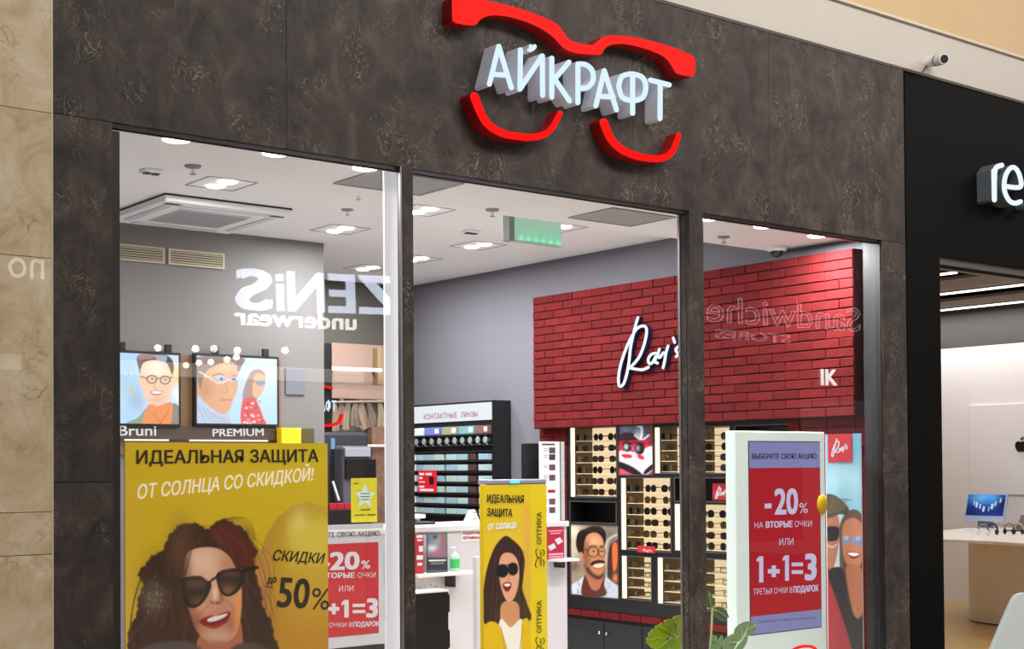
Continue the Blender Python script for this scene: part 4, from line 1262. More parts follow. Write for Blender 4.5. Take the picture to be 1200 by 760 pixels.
# base cupboards
cb_ = thing('base_cupboard', (XW+.1, 2.2, 0), 'black base cupboards with small chrome knobs under the lit cabinet', 'cupboard')
bx('body', (XW+.01, XW+.25, CY0, CY1, 0.0, .305), black_lam, cb_)
yk = yz(708.5, 735)[0]
dw = .47
k = 0
y = yk+dw
while y > CY0+.1:
    y0 = max(y-dw, CY0)
    d_ = bx('door', (XW-.008, XW+.009, y0+.004, min(y, CY1)-.004, .02, .29), black_lam, cb_, bevel=.002)
    kn = y0+.045 if k % 2 == 0 else min(y, CY1)-.045
    build('knob', MB().ell((XW-.02, kn, .19), (.012, .012, .016), 10, 6), chrome, d_, smooth=True)
    y -= dw; k += 1


# ================================================================== RAY'S SIGN AND COUPLE POSTER
t = thing('script_sign', (BX-.04, 2.6, 2.2), "white glowing script sign Ray's standing off the red brick wall", 'sign')
navy = mat('sign_navy', '#1c2448', .4)
build('lettering', script_rays(MB(), 700+140/5.846, 350+128/5.846, 1/5.846, 'X', BX-.05, BX-.001, 3.3), [emis('rays_white', '#e8f4ff', 1.05), navy], t, kind='stuff')


def couple(p):
    S = lambda *a: [(940+x/2.925, 500+y/2.925) for x, y in a]
    p.blob(1000, 520, 30, 22, '#6aa8c0', .7); p.blob(990, 560, 40, 18, '#a9ccd6', .8)
    p.poly(S((60, 420), (215, 420), (215, 800), (60, 800)), '#3a3436', smooth=False)
    p.poly(S((110, 300), (140, 290), (140, 500), (110, 520)), '#b8d0d6')
    p.poly(S((60, 300), (110, 285), (128, 330), (125, 400), (115, 460), (95, 510), (60, 520)), '#a86c52')
    p.poly(S((60, 240), (100, 230), (135, 250), (160, 280), (155, 300), (125, 300), (100, 310), (60, 310)), '#4a4232')
    for k in range(16): p.line(S((80+k*4, 300-k), (95+k*4, 250), (85+k*6, 238+k)), .7, '#8a8260' if k % 2 else '#2a2418', .7)
    p.poly(S((80, 345), (115, 340), (128, 352), (122, 385), (100, 392), (80, 385)), '#14121a')
    p.line(S((88, 405), (105, 412), (118, 402)), 1.2, '#e8d8d0', .8)
    p.poly(S((128, 420), (128, 340), (150, 295), (180, 282), (205, 300), (214, 340), (214, 800), (150, 800), (130, 500)), '#5a3826', .95)
    p.poly(S((138, 350), (150, 320), (180, 312), (205, 335), (212, 380), (210, 440), (195, 480), (170, 488), (148, 460), (138, 410)), '#c07a58')
    p.ell(940+155/2.925, 500+388/2.925, 5.5, 5.5, '#7c8ca8'); p.ell(940+192/2.925, 500+390/2.925, 6, 5.8, '#7c8ca8')
    p.blob(940+152/2.925, 500+380/2.925, 2.4, 2.4, '#c8d4e4', .8); p.blob(940+192/2.925, 500+382/2.925, 2.6, 2.4, '#b8c8dc', .8)
    p.poly(S((152, 430), (175, 428), (200, 434), (190, 448), (170, 450)), '#8a1c18'); p.poly(S((156, 433), (176, 431), (196, 436), (176, 442)), '#ffffff')
    p.poly(S((150, 480), (200, 480), (212, 560), (205, 640), (180, 650), (165, 590)), '#b06c4c')
    p.poly(S((60, 500), (90, 480), (120, 560), (150, 680), (190, 800), (60, 800)), '#a02a34')
    p.poly(S((88, 500), (130, 480), (150, 520), (160, 600), (190, 660), (215, 650), (215, 800), (185, 800), (150, 690), (120, 600)), '#1c1c20')


ya_, yb_ = at(969, 600, X=XW-.02)[1], at(1009.5, 600, X=XW-.02)[1]
zt_ = at(990, 508, X=XW-.02)[2]
t = thing('tall_poster', (XW-.015, (ya_+yb_)/2, .25), 'tall blue poster of a laughing couple in sunglasses beside the white kiosk', 'poster')
bx('poster_slab', (XW-.018, XW-.009, yb_-.005, ya_+.01, .25, zt_), mat('pale_pink_edge', '#d8c0c4', .4), t)
sheet('print', t, 'X', XW-.02, ya_, yb_, .25, zt_, .006, couple, '#86bccc', print_mat('couple_print', .22, .35, base=.8))  # print colour also drives a weak emission
tagcard(970, 508.5, 998, 541, XW-.03, "red square with white script Ray's at the top of the couple poster", .043, 1.4)

# ================================================================== KIOSK AND COUNTER POSTER
redscr = emis('kiosk_red', '#b01f2a', .85)
lil_bg = emis('kiosk_lilac', '#8f90c4', .75)


def promo(t, plane, X0, X1, top, hb, fb, bot, T, whites, inkdk, slope=0.0, sc=1.0):
    pass


t = thing('digital_kiosk', (7.47, .45, 0), 'white free-standing digital kiosk with a red discount screen behind the right window', 'kiosk')
KY = .4
k0, k1 = at(862.5, 600, Y=KY)[0], at(967.5, 600, Y=KY)[0]
kz = 1.832
kiosk_w = mat('kiosk_white', '#dcebe9', .3, var=.02, emit=.3)  # casing emission imitates light falling on the white body
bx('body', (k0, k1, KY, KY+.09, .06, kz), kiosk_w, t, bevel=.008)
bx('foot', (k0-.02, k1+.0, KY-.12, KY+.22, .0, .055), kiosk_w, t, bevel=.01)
s0_, s1_ = at(878.5, 600, Y=KY-.003)[0], at(961, 600, Y=KY-.003)[0]
zt_, zb_ = at(900, 517.5, Y=KY-.003)[2], at(900, 741, Y=KY-.003)[2]
bx('inner_bezel', (s0_-.006, s1_+.006, KY-.002, KY, zb_-.006, zt_+.006), dark_alu, t)
bx('screen', (s0_, s1_, KY-.004, KY-.0021, zb_, zt_), redscr, t)
bx('screen_header', (s0_, s1_, KY-.0052, KY-.0041, at(900, 548, Y=KY)[2], zt_), lil_bg, t)
bx('screen_footer', (s0_, s1_, KY-.0052, KY-.0041, zb_, at(900, 720, Y=KY)[2]), lil_bg, t)
K = dict(Y=KY-.006)
ink_nv = mat('ink_navy', '#242050', .5)
text('lettering', 'ВЫБЕРИТЕ СВОЮ АКЦИЮ:', K, (881, 537.5), (957.5, 537), 6.2, ink_nv, t, bold=.02)
text('lettering', '-', K, (896, 602), (904, 601.5), 29, lil_e, t, bold=.03, latin=True)
text('lettering', '20', K, (907.5, 602), (935, 601), 29, lil_e, t, bold=.03, latin=True)
text('lettering', '%', K, (936.5, 601), (946.5, 600.5), 12, lil_e, t, latin=True)
text('lettering', 'НА', K, (884, 618.5), (894, 618), 7, lil_e, t)
text('lettering', 'ВТОРЫЕ', K, (897, 618), (928.5, 617), 7.2, lil_e, t, bold=.035)
text('lettering', 'ОЧКИ', K, (931, 617), (951, 616.5), 7, lil_e, t)
text('lettering', 'ИЛИ', K, (913, 638.5), (929.5, 638), 8, lil_e, t)


def sums(t, Y, m, P1, plus, P2, eq, three, h3):
    f = lambda pts: [at(x, y, Y=Y) for x, y in pts]
    for (x0, x1, yt, yb) in (P1, P2):
        w_ = (x1-x0)*.62
        build('lettering', MB().prism(f([(x0, yt+3.2), (x1-w_, yt), (x1, yt), (x1, yb), (x1-w_, yb+.3), (x1-w_, yt+5), (x0, yt+6.6)]), (0, .0008, 0)), m, t)
    x0, x1, yc, w_ = plus; xm = (x0+x1)/2; r = (x1-x0)/2
    build('lettering', MB().prism(f([(x0, yc-w_), (xm-w_, yc-w_), (xm-w_, yc-r), (xm+w_, yc-r), (xm+w_, yc-w_), (x1, yc-w_), (x1, yc+w_), (xm+w_, yc+w_), (xm+w_, yc+r), (xm-w_, yc+r), (xm-w_, yc+w_), (x0, yc+w_)]), (0, .0008, 0)), m, t)
    x0, x1, ya, yb, w_ = eq
    mb = MB()
    for yy in (ya, yb): mb.prism(f([(x0, yy-w_), (x1, yy-w_-.2), (x1, yy+w_-.2), (x0, yy+w_)]), (0, .0008, 0))
    build('lettering', mb, m, t, kind='stuff')
    text('lettering', '3', dict(Y=Y), three[0], three[1], h3, m, t, bold=.04, latin=True, lift=0)


sums(t, KY-.0075, lil_e, (886.8, 894.5, 651.5, 682), (900, 913.7, 669, 2.5), (917.3, 924.6, 650.3, 680), (927.8, 941, 661, 670, 2.2), ((943, 678.5), (957, 677.8)), 29)
text('lettering', 'ТРЕТЬИ ОЧКИ В', K, (882.5, 696.5), (928, 694), 7, lil_e, t)
text('lettering', 'ПОДАРОК', K, (929.5, 694), (959, 692), 7.4, lil_e, t, bold=.035)
text('lettering', 'ПОДРОБНОСТИ АКЦИИ У КОНСУЛЬТАНТОВ', K, (889, 729.5), (955, 724.5), 2.6, ink_nv, t, kind='stuff')
m1 = MB(); stroke(m1, [(928, 762), (938, 757.5), (950, 757), (956, 760)], 3.2, 'Y', KY-.004, KY-.001); build('red_logo_arc', m1, [red_face, red_side], t)
# yellow balloon-shaped disc stuck on the kiosk's edge
c_ = at(963.5, 590.5, Y=KY-.03)
t = thing('yellow_balloon', tuple(c_), 'small yellow balloon in front of the right edge of the white kiosk', 'balloon')
build('skin', MB().ell(c_, (.052, .022, .068), 20, 12), mat('balloon_yellow', '#e0bc08', .25, var=.04), t, smooth=True)
build('knot', MB().tube([c_+np.array([.0, 0, -.066]), c_+np.array([0, 0, -.08])], [.004, .009], 8), mat('balloon_yellow', '#e0bc08', .25), t)

# reception counter
CYF = 2.2
c0, c1 = at(330, 620, Y=CYF)[0], at(664, 620, Y=CYF)[0]
t = thing('reception_counter', ((c0+c1)/2, 2.5, 0), 'long white reception counter seen through the doorway and left window', 'counter')
zc = 1.195
cnt_m = mat('counter_white', '#c9c4c9', .3, var=.02)
bx('front_panel', (c0, c1, CYF, CYF+.04, 0, zc-.041), cnt_m, t)
bx('counter_top', (c0-.02, c1+.01, CYF-.02, CYF+.62, zc-.04, zc), white_lam, t, bevel=.004)
bx('side_panel', (c1-.04, c1, CYF+.041, CYF+.6, 0, zc-.041), cnt_m, t)
zl_ = at(520, 675, Y=CYF-.2)[2]
l0, l1 = at(480, 672, Y=CYF-.1)[0], at(550, 672, Y=CYF-.1)[0]
bx('front_ledge', (l0, l1, CYF-.2, CYF-.001, zl_, zl_+.022), white_lam, t, bevel=.003)
bx('front_ledge', (at(641, 655, Y=CYF)[0], c1+.005, CYF-.14, CYF-.001, at(650, 658, Y=CYF-.1)[2], at(650, 655, Y=CYF-.1)[2]), white_lam, t)
bx('bracket', (at(649, 660, Y=CYF)[0], at(652, 660, Y=CYF)[0], CYF-.1, CYF-.001, at(650, 665, Y=CYF-.05)[2], at(650, 659, Y=CYF-.1)[2]), dark_alu, t)
bx('bracket', (at(521, 660, Y=CYF)[0], at(524, 660, Y=CYF)[0], CYF-.1, CYF-.001, zl_-.09, zl_-.001), dark_alu, t)
# promo poster on the front panel, seen through the left window
t = thing('counter_poster', (5.1, CYF-.02, .45), 'red and white discount poster on the counter front, right of the yellow poster', 'poster')
p0_, p1_ = at(352, 650, Y=CYF-.02)[0], at(443.5, 650, Y=CYF-.02)[0]
zz = lambda y, x=415: at(x, y, Y=CYF-.02)[2]
bx('board', (p0_-.04, at(450, 650, Y=CYF-.02)[0], CYF-.018, CYF-.001, zz(757), zz(614)), mat('board_grey', '#b9bcc4', .4), t)
bx('red_field', (p0_, p1_, CYF-.0205, CYF-.0185, zz(744), zz(636)), mat('poster_red', '#a8222e', .45, emit=.12), t)
bx('black_foot', (p0_-.04, at(450, 650, Y=CYF-.02)[0], CYF-.02, CYF-.0182, zz(775), zz(757.5)), black_pl, t)
Q = dict(Y=CYF-.0215); wp_ = emis('ink_poster_white', '#f2e6e8', .7)
text('lettering', 'ВЫБЕРИТЕ СВОЮ АКЦИЮ:', Q, (354, 630), (446, 627), 5.6, mat('ink_grey', '#4c4c58', .5), t, bold=.01)
text('lettering', '-20', Q, (375, 667.5), (421, 666), 20, wp_, t, bold=.035, latin=True)
text('lettering', '%', Q, (423, 666), (433.5, 665.5), 9.5, wp_, t, latin=True, bold=.015)
text('lettering', 'НА ВТОРЫЕ', Q, (358, 677.5), (415.5, 676.5), 6.3, wp_, t, bold=.03)
text('lettering', 'ОЧКИ', Q, (419, 676.5), (440, 676), 6, wp_, t)
text('lettering', 'ИЛИ', Q, (397, 692.5), (414, 692), 6.5, wp_, t)
sums(t, CYF-.023, wp_, (370, 378.5, 703, 724), (384.7, 397.6, 713, 2.2), (400.4, 408.7, 702.5, 723), (413.3, 428, 709, 716.3, 1.9), ((429, 722.5), (442.7, 722)), 21)
text('lettering', 'ТРЕТЬИ ОЧКИ В', Q, (354, 735), (412.5, 734), 5.4, wp_, t)
text('lettering', 'ПОДАРОК', Q, (413.5, 734), (444, 733), 5.8, wp_, t, bold=.03)

# ================================================================== CONTACT LENS CABINET
LX = 7.9
lc = thing('lens_cabinet', (8.0, 5.1, 0), 'tall black cabinet of contact lens boxes under a lit white header, by the grey wall', 'cabinet')
ly0 = at(577.5, 480, X=LX)[1]; ly1 = 5.93
hz = lambda y, x=540: at(x, y, X=LX)[2]
bx('carcass', (LX, 8.11, ly0, ly1, 0, hz(471)), black_lam, lc)
bx('header', (LX-.012, LX-.001, ly0+.012, ly1, hz(493.2), hz(473.2)), emis('header_white', '#e6ecf4', .88), lc)
kl = mat('ink_header', '#8c5560', .5)
text('lettering', 'КОНТАКТНЫЕ', dict(X=LX-.0135), (497, 491.5), (536, 489), 6.3, kl, lc, bold=.01)
text('lettering', 'ЛИНЗЫ', dict(X=LX-.0135), (540, 488.8), (560, 487.5), 6.3, kl, lc, bold=.01)
text('lettering', 'ЛИНЗЫ', dict(X=LX-.0135), (515, 482), (532, 481), 3.4, kl, lc, bold=.01, kind='stuff') if False else None
for i, zy in enumerate((509.2, 521, 528.5, 539.5, 552, 565, 577.5, 590.5, 602.8)):
    bx('shelf', (LX-.05, LX-.0005, ly0+.005, ly1, hz(zy)-.01, hz(zy)), mat('shelf_dark', '#2c292d', .4), lc)


def lens_box(nm, xa, xb, ya_, yb_, m, label, cat, grp, d=.045, lab=None):
    a_, b_ = at(xa, 550, X=LX)[1], at(xb, 550, X=LX)[1]
    t = thing(nm, (LX-.025, (a_+b_)/2, hz(yb_)), label, cat, grp)
    bx('carton', (LX-d, LX-.002, b_+.002, a_-.002, hz(yb_)+.001, hz(ya_)), m, t, bevel=.002)
    if lab: bx('label_patch', (LX-d-.001, LX-d-.0002, b_+.012, b_+(a_-b_)*.3, hz(yb_)+.02, hz(ya_)-.015), lab, t)
    return t


cbx = [(476, 500, '#d8dce0', 'pale grey'), (502, 520, '#6c78c0', 'blue'), (522, 540, '#8f9270', 'olive green'), (542, 560, '#6e9ca0', 'teal'), (562, 577, '#7c5450', 'brown red')]
for a_, b_, c_, w in cbx:
    lens_box('lens_box', a_, b_-.5, 499.5, 508.8, mat('carton_'+w.replace(' ', '_'), c_, .4), w+' lens box in the top row of the black lens cabinet', 'box', 'coloured boxes in the top row of the lens cabinet', lab=white_pl)
for k in range(11):
    xa = 479+k*9
    y_ = at(xa+3.6, 515, X=LX)[1]; z_ = hz(516)
    t = thing('lens_case', (LX-.03, y_, z_-.03), 'round dark lens case, %s from left in the second row of the lens cabinet' % ORD[k], 'case', 'round cases in the lens cabinet')
    build('dish', MB().tube([(LX-.04, y_, z_), (LX-.005, y_, z_)], [.033, .036], 14), mat('case_glass', '#3c4246', .15), t)
    build('rim', MB().tube([(LX-.043, y_, z_), (LX-.0405, y_, z_)], [.030, .033], 14), mat('case_rim', '#8c938f', .3), t)
    bx('tag', (LX-.04, LX-.037, y_-.032, y_-.02, z_-.04, z_-.034), white_pl, t)
rws = [(530, 538.8), (542.2, 551.2), (555.3, 564.2), (568, 576.8), (581, 589.8), (593.8, 602)]
pale = [mat('carton_ice', '#9fb8bc', .35), mat('carton_steel', '#8ca8b4', .35), mat('carton_mint', '#a4bab4', .35)]
slots = [(491.5, 500), (500.6, 512), (512.6, 524), (527, 539.3), (540, 552)]
for r, (ya_, yb_) in enumerate(rws):
    lens_box('price_card', 478, 490.5, ya_+1, yb_, white_pl, 'white price card at the left of the %s lens box row' % ORD[r], 'card', 'white cards beside the lens box rows', d=.05)
    for s, (a_, b_) in enumerate(slots):
        lens_box('lens_box', a_, b_, ya_+1.8, yb_, pale[(r+s) % 3], 'pale blue lens box, %s from left in the %s pale row' % (ORD[s], ORD[r]), 'box', 'pale blue boxes in the lens cabinet', lab=None)
    lens_box('lens_box', 552.8, 562, ya_+1.8, yb_, mat('carton_brown', '#4c3432', .4), 'dark brown lens box in the %s pale row' % ORD[r], 'box', 'dark brown boxes in the lens cabinet')
    lens_box('lens_box', 565, 577, ya_+1.8, yb_, pale[(r+1) % 3], 'pale blue lens box at the right end of the %s pale row' % ORD[r], 'box', 'pale boxes at the right end of the lens cabinet', lab=mat('carton_steel', '#8ca8b4', .35))
# red flyer on it
a_, b_ = at(490.5, 551, X=LX-.06), at(512, 577, X=LX-.06)
t = thing('flyer', (LX-.06, (a_[1]+b_[1])/2, b_[2]), 'red flyer with white lines hung on the lens cabinet', 'flyer')
bx('sheet', (LX-.066, LX-.062, b_[1], a_[1], b_[2], a_[2]), mat('flyer_red', '#d0172a', .5, emit=.15), t)
for k, (xa, xb, yy, h) in enumerate(((491.5, 497, 556.5, 2.6), (499, 506, 556.5, 2.6), (491.5, 495, 561, 2.4), (491.5, 498, 565, 1.2), (491.5, 497, 571, 2.2), (492, 508, 575, 2.6))):
    bx('printed_line', (LX-.0672, LX-.0661, at(xb, yy, X=LX-.066)[1], at(xa, yy, X=LX-.066)[1], at(xa, yy, X=LX-.066)[2], at(xa, yy-h, X=LX-.066)[2]), wk_e, t)
bx('printed_phone', (LX-.0672, LX-.0661, at(508.5, 560, X=LX-.066)[1], at(503, 560, X=LX-.066)[1], hz(567, 505), hz(558, 505)), black_pl, t)

# ================================================================== THINGS ON THE COUNTER
bk_lam = black_pl
# monitor
YM = 2.55
m0, m1_ = at(614, 540, Y=YM)[0], at(636, 540, Y=YM)[0]
t = thing('monitor', ((m0+m1_)/2, YM+.03, zc), 'black monitor on the white counter, between lens cabinet and white banner', 'monitor')
bx('panel', (m0, m1_+.12, YM, YM+.035, at(620, 572, Y=YM)[2], at(620, 519, Y=YM)[2]), black_pl, t, bevel=.006)
bx('stand', ((m0+m1_)/2+.03, (m0+m1_)/2+.08, YM+.02, YM+.05, zc+.012, at(620, 573, Y=YM)[2]-.0), black_pl, t)
bx('foot', ((m0+m1_)/2-.05, (m0+m1_)/2+.16, YM-.04, YM+.1, zc+.001, zc+.011), black_pl, t, bevel=.003)
# white banner with small pictures
YB = 2.32
b0, b1 = at(633, 560, Y=YB)[0], at(656, 560, Y=YB)[0]
bt = at(640, 517, Y=YB)[2]
t = thing('counter_banner', ((b0+b1)/2, YB, zc), 'tall white counter banner with small pictures in a row beside the red brick', 'banner')
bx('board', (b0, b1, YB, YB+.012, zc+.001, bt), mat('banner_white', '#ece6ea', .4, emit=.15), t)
bx('side_post', (b1+.001, b1+.01, YB-.002, YB+.03, zc+.001, bt), alu, t)
bx('side_panel', (b1+.011, at(662, 560, Y=YB)[0], YB+.005, YB+.02, zc+.001, bt), mat('panel_pale', '#c4ccca', .4), t)
for k, yy in enumerate((527, 535, 547, 559, 575, 587, 597)):
    xa, xb = at(643.5, yy, Y=YB)[0], at(650.5, yy, Y=YB)[0]
    if k == 4:
        bx('picture', (at(642, yy, Y=YB)[0], xb, YB-.002, YB-.0002, at(645, yy+2, Y=YB)[2], at(645, yy-1.5, Y=YB)[2]), mat('poster_red', '#a8222e', .45), t)
    else:
        bx('picture', (xa, xb, YB-.002, YB-.0002, at(645, yy+3.8, Y=YB)[2], at(645, yy-3, Y=YB)[2]), mat('mini_picture_%d' % (k % 3), ['#5b4c54', '#3c3b44', '#6c4a4c'][k % 3], .5, var=.6, scale=60), t)
        for q in (-2, 0.5):
            bx('printed_line', (at(637, yy, Y=YB)[0], at(642, yy, Y=YB)[0], YB-.0015, YB-.0002, at(640, yy+q+.5, Y=YB)[2], at(640, yy+q, Y=YB)[2]), mat('ink_grey', '#4c4c58', .5), t)
bx('printed_line', (at(635, 520, Y=YB)[0], at(650, 520, Y=YB)[0], YB-.0015, YB-.0002, at(640, 521.5, Y=YB)[2], at(640, 519.5, Y=YB)[2]), mat('ink_grey', '#4c4c58', .5), t)
# tent card and card holder
YT = 2.4
p0_, p1_, p2_ = at(548, 616, Y=YT), at(563, 616, Y=YT), at(553, 597, Y=YT)
t = thing('tent_card', ((p0_[0]+p1_[0])/2, YT+.03, zc), 'small white folded tent card on the white counter, left of the yellow stand', 'card')
build('front_leaf', MB().prism([(p0_[0]+.03, YT, zc+.001), (p1_[0], YT, zc+.001), (p1_[0]-.02, YT+.04, p2_[2]), (p2_[0], YT+.04, p2_[2])], (0, .003, 0)), white_pl, t)
build('side_leaf', MB().prism([(p0_[0], YT+.06, zc+.001), (p0_[0]+.029, YT, zc+.001), (p2_[0]-.001, YT+.04, p2_[2])], (0, .003, 0)), mat('card_shade', '#c9ccd6', .5), t)
for q in range(3):
    bx('printed_line', (p0_[0]+.045, p1_[0]-.025, YT+.0, YT+.004-.005+.0005, zc+.03+q*.022, zc+.036+q*.022), mat('ink_grey', '#4c4c58', .5), t)
# small white till beside the post
g0, g1 = at(478, 610, Y=2.45)[0], at(500, 610, Y=2.45)[0]
t = thing('card_terminal', ((g0+g1)/2, 2.5, zc), 'white and black card reader on the counter just right of the first post', 'terminal')
bx('base', (g0, g1+.08, 2.45, 2.6, zc+.001, zc+.02), black_pl, t, bevel=.004)
bx('screen_head', (g0, g1, 2.46, 2.58, zc+.045, zc+.075), white_pl, t, bevel=.006)
bx('neck', (g1-.05, g1-.02, 2.5, 2.54, zc+.02, zc+.0445), white_pl, t)
# yellow flyer with a star on the counter, seen through the left window
YF = 2.3
a_, b_ = at(411.8, 560, Y=YF), at(442, 611, Y=YF)
t = thing('flyer_stand', ((a_[0]+b_[0])/2, YF, zc), 'yellow flyer with a pale star standing on the white counter behind the left window', 'flyer')
bx('sheet', (a_[0], b_[0], YF, YF+.006, max(b_[2], zc+.001), a_[2]), mat('flyer_yellow', '#c8bc1e', .5, emit=.12), t)
st = []
for k in range(10):
    r_ = 13 if k % 2 == 0 else 6; an = -math.pi/2+k*math.pi/5
    st.append(at(427.5+r_*math.cos(an), 581.5+r_*1.18*math.sin(an), Y=YF-.003))
build('star', MB().prism(st, (0, .0025, 0)), mat('star_pale', '#c6dcd8', .5), t)
for xx0, xx1, yy, w in ((422, 433, 577.5, 1), (422, 433, 581, 1), (423, 432, 584.5, 1), (422, 434, 596.5, 1.2), (415, 428, 602.5, 1), (430, 440, 602.5, 1.4), (414.5, 420, 565.5, 1)):
    bx('printed_line', (at(xx0, yy, Y=YF)[0], at(xx1, yy, Y=YF)[0], YF-.0042, YF-.0032, at(425, yy+w, Y=YF)[2], at(425, yy, Y=YF)[2]), mat('ink_olive', '#4a4a22', .5), t)
# flyers and sanitiser on the ledge
YL = CYF-.12
zled = zl_+.023


def flyer(nm, xa, xb, yt, Y, m, label, base=None):
    p, q = at(xa, 650, Y=Y)[0], at(xb, 650, Y=Y)[0]; zt = at((xa+xb)/2, yt, Y=Y)[2]
    t = thing(nm, ((p+q)/2, Y, base or zled), label, 'flyer')
    bx('sheet', (p, q, Y, Y+.005, base or zled, zt), m, t)
    return t, p, q, zt


t, p, q, zt_ = flyer('flyer', 478, 496.5, 625.5, YL, mat('poster_red', '#a8222e', .45, emit=.1), 'red flyer with white notes standing on the counter ledge beside the first post')
for (fx0, fx1, fz, h) in ((.55, .95, .9, .02), (.6, .9, .82, .012), (.55, .95, .35, .03), (.6, .9, .2, .02), (.7, .95, .55, .04)):
    bx('printed_line', (p+(q-p)*fx0, p+(q-p)*fx1, YL-.001, YL-.0002, zled+(zt_-zled)*fz, zled+(zt_-zled)*fz+h), wk_e, t)


def mini(p):
    p.poly([(500, 624), (525, 624), (525, 668), (500, 668)], '#5c6270', smooth=False)
    p.blob(512, 632, 6, 6, '#8a8f9c', .9); p.blob(510, 629, 3, 3, '#1c1820', .9); p.blob(519, 634, 3, 8, '#a04a44', .8); p.blob(507, 642, 6, 4, '#d8d4de', .8); p.blob(514, 647, 7, 5, '#a8506c', .8)
    p.poly([(500, 653), (525, 653), (525, 668), (500, 668)], '#26262e', smooth=False)
    p.line([(503, 656.5), (522, 656)], 1.3, '#e8e8ec'); p.line([(505, 660), (520, 659.5)], .8, '#9a9aa4')


t, p, q, zt_ = flyer('flyer', 500.5, 524.5, 624.5, YL, black_pl, 'dark flyer with a photo print standing on the counter ledge')
sheet('print', t, 'Y', YL-.001, p+.003, q-.003, zled+.003, zt_-.003, .005, mini, '#505663', print_mat('flyer_print', .2, .4))
c_ = at(533, 668, Y=YL+.02); c_[2] = zled
t = thing('sanitiser_bottle', tuple(c_), 'clear pump bottle with green label standing on the counter ledge', 'bottle')
build('body', MB().lathe(c_, [(0.001, .0), (0.032, .001), (0.034, .01), (0.034, .10), (0.028, .118), (0.012, .125), (.012, .135)], 18), mat('bottle_clear', '#c8d6d0', .15, var=.02), t, smooth=True)
build('label_band', MB().lathe(c_, [(0.0345, .02), (0.0352, .021), (0.0352, .085), (0.0345, .086)], 18), mat('label_green', '#3fc262', .4), t)
build('pump', MB().tube([c_+np.array([0, 0, .136]), c_+np.array([0, 0, .165]), c_+np.array([-.03, 0, .168])], .005, 8), white_pl, t)
f_ = thing('flyer', (at(652, 650, Y=CYF-.03)[0], CYF-.03, at(650, 655, Y=CYF-.03)[2]), 'red flyer with white cards printed on it, right of the yellow stand', 'flyer')
pa, pb = at(641, 640, Y=CYF-.03), at(661, 640, Y=CYF-.03)
zt_, zb_ = at(650, 617.5, Y=CYF-.03)[2], at(650, 654.5, Y=CYF-.03)[2]
bx('sheet', (pa[0], pb[0], CYF-.03, CYF-.024, zb_, zt_), mat('flyer_crimson', '#a8203a', .45, emit=.1), f_)
for (x0, x1, yy, h) in ((643, 659, 621, 1.4), (645, 657, 624, 1.2), (643, 660, 648, 2), (643, 660, 651.5, 1.4)):
    bx('printed_line', (at(x0, yy, Y=CYF-.03)[0], at(x1, yy, Y=CYF-.03)[0], CYF-.0312, CYF-.0302, at(650, yy+h, Y=CYF-.03)[2], at(650, yy, Y=CYF-.03)[2]), mat('ink_pink', '#e0a8b4', .5), f_)
for pts in (((650, 632), (656, 629), (660, 634), (654, 638)), ((642, 640), (649, 636), (652, 641), (645, 645))):
    build('printed_card', MB().prism([at(*q, Y=CYF-.0312) for q in pts], (0, .001, 0)), wk_e, f_)
# sticker lettering on the counter front
cs = thing('counter_sticker', (at(553, 628, Y=CYF-.01)[0], CYF-.006, at(553, 632, Y=CYF-.01)[2]), 'white sticker with red lettering on the counter front, left of the yellow stand', 'sticker')
bx('sticker', (at(540, 628, Y=CYF)[0], at(568, 628, Y=CYF)[0], CYF-.004, CYF-.001, at(550, 633.5, Y=CYF)[2], at(550, 620.5, Y=CYF)[2]), mat('sticker_white', '#eee4ea', .4), cs)
text('lettering', 'ПОДАРОЧНЫЕ', dict(Y=CYF-.0045), (542, 626), (566, 625.5), 3.2, mat('ink_crimson', '#a81c40', .5), cs, bold=.02)
text('lettering', 'СЕРТИФИКАТЫ', dict(Y=CYF-.0045), (542, 631.5), (566, 631), 3.2, mat('ink_crimson', '#a81c40', .5), cs, bold=.02)

# black drawer unit with white top in the doorway
YD = 1.15
d0, d1 = at(484, 700, Y=YD)[0], at(525.5, 700, Y=YD)[0]
zd = at(505, 692, Y=YD)[2]; bk = at(512, 680.5, X=at(525.5, 700, Y=1.15)[0])[1]
t = thing('drawer_unit', ((d0+d1)/2, YD+.2, 0), 'black drawer unit with a printed white top in the doorway beside the first post', 'cabinet')
bx('body', (d0, d1, YD, bk, 0, zd-.012), black_lam, t, bevel=.003)
bx('white_top', (d0, d1+.004, YD-.004, bk+.004, zd-.0115, zd), white_pl, t)
for k in range(3):
    bx('drawer', (d1+.0005, d1+.018, YD+.0+.01, bk-.01, zd-.14-.0-k*.22, zd-.03-k*.22), black_pl, t, bevel=.002)
for k, (x_, y_) in enumerate(((489, 688), (497, 686), (503, 685), (509, 686.5))):
    p = at(x_, y_, Z=zd)
    build('printed_mark', MB().tube([p+np.array([-.01, -.03, .001]), p+np.array([.008, .0, .001])], .003, 5), mat('ink_dark', '#2d2118', .6), t)

# yellow lit stand in the doorway
YS = 1.0
s0_, s1_ = at(565.5, 600, Y=YS)[0], at(641, 600, Y=YS)[0]; sm_ = at(621.5, 600, Y=YS)[0]
sz = at(600, 567, Y=YS)[2]


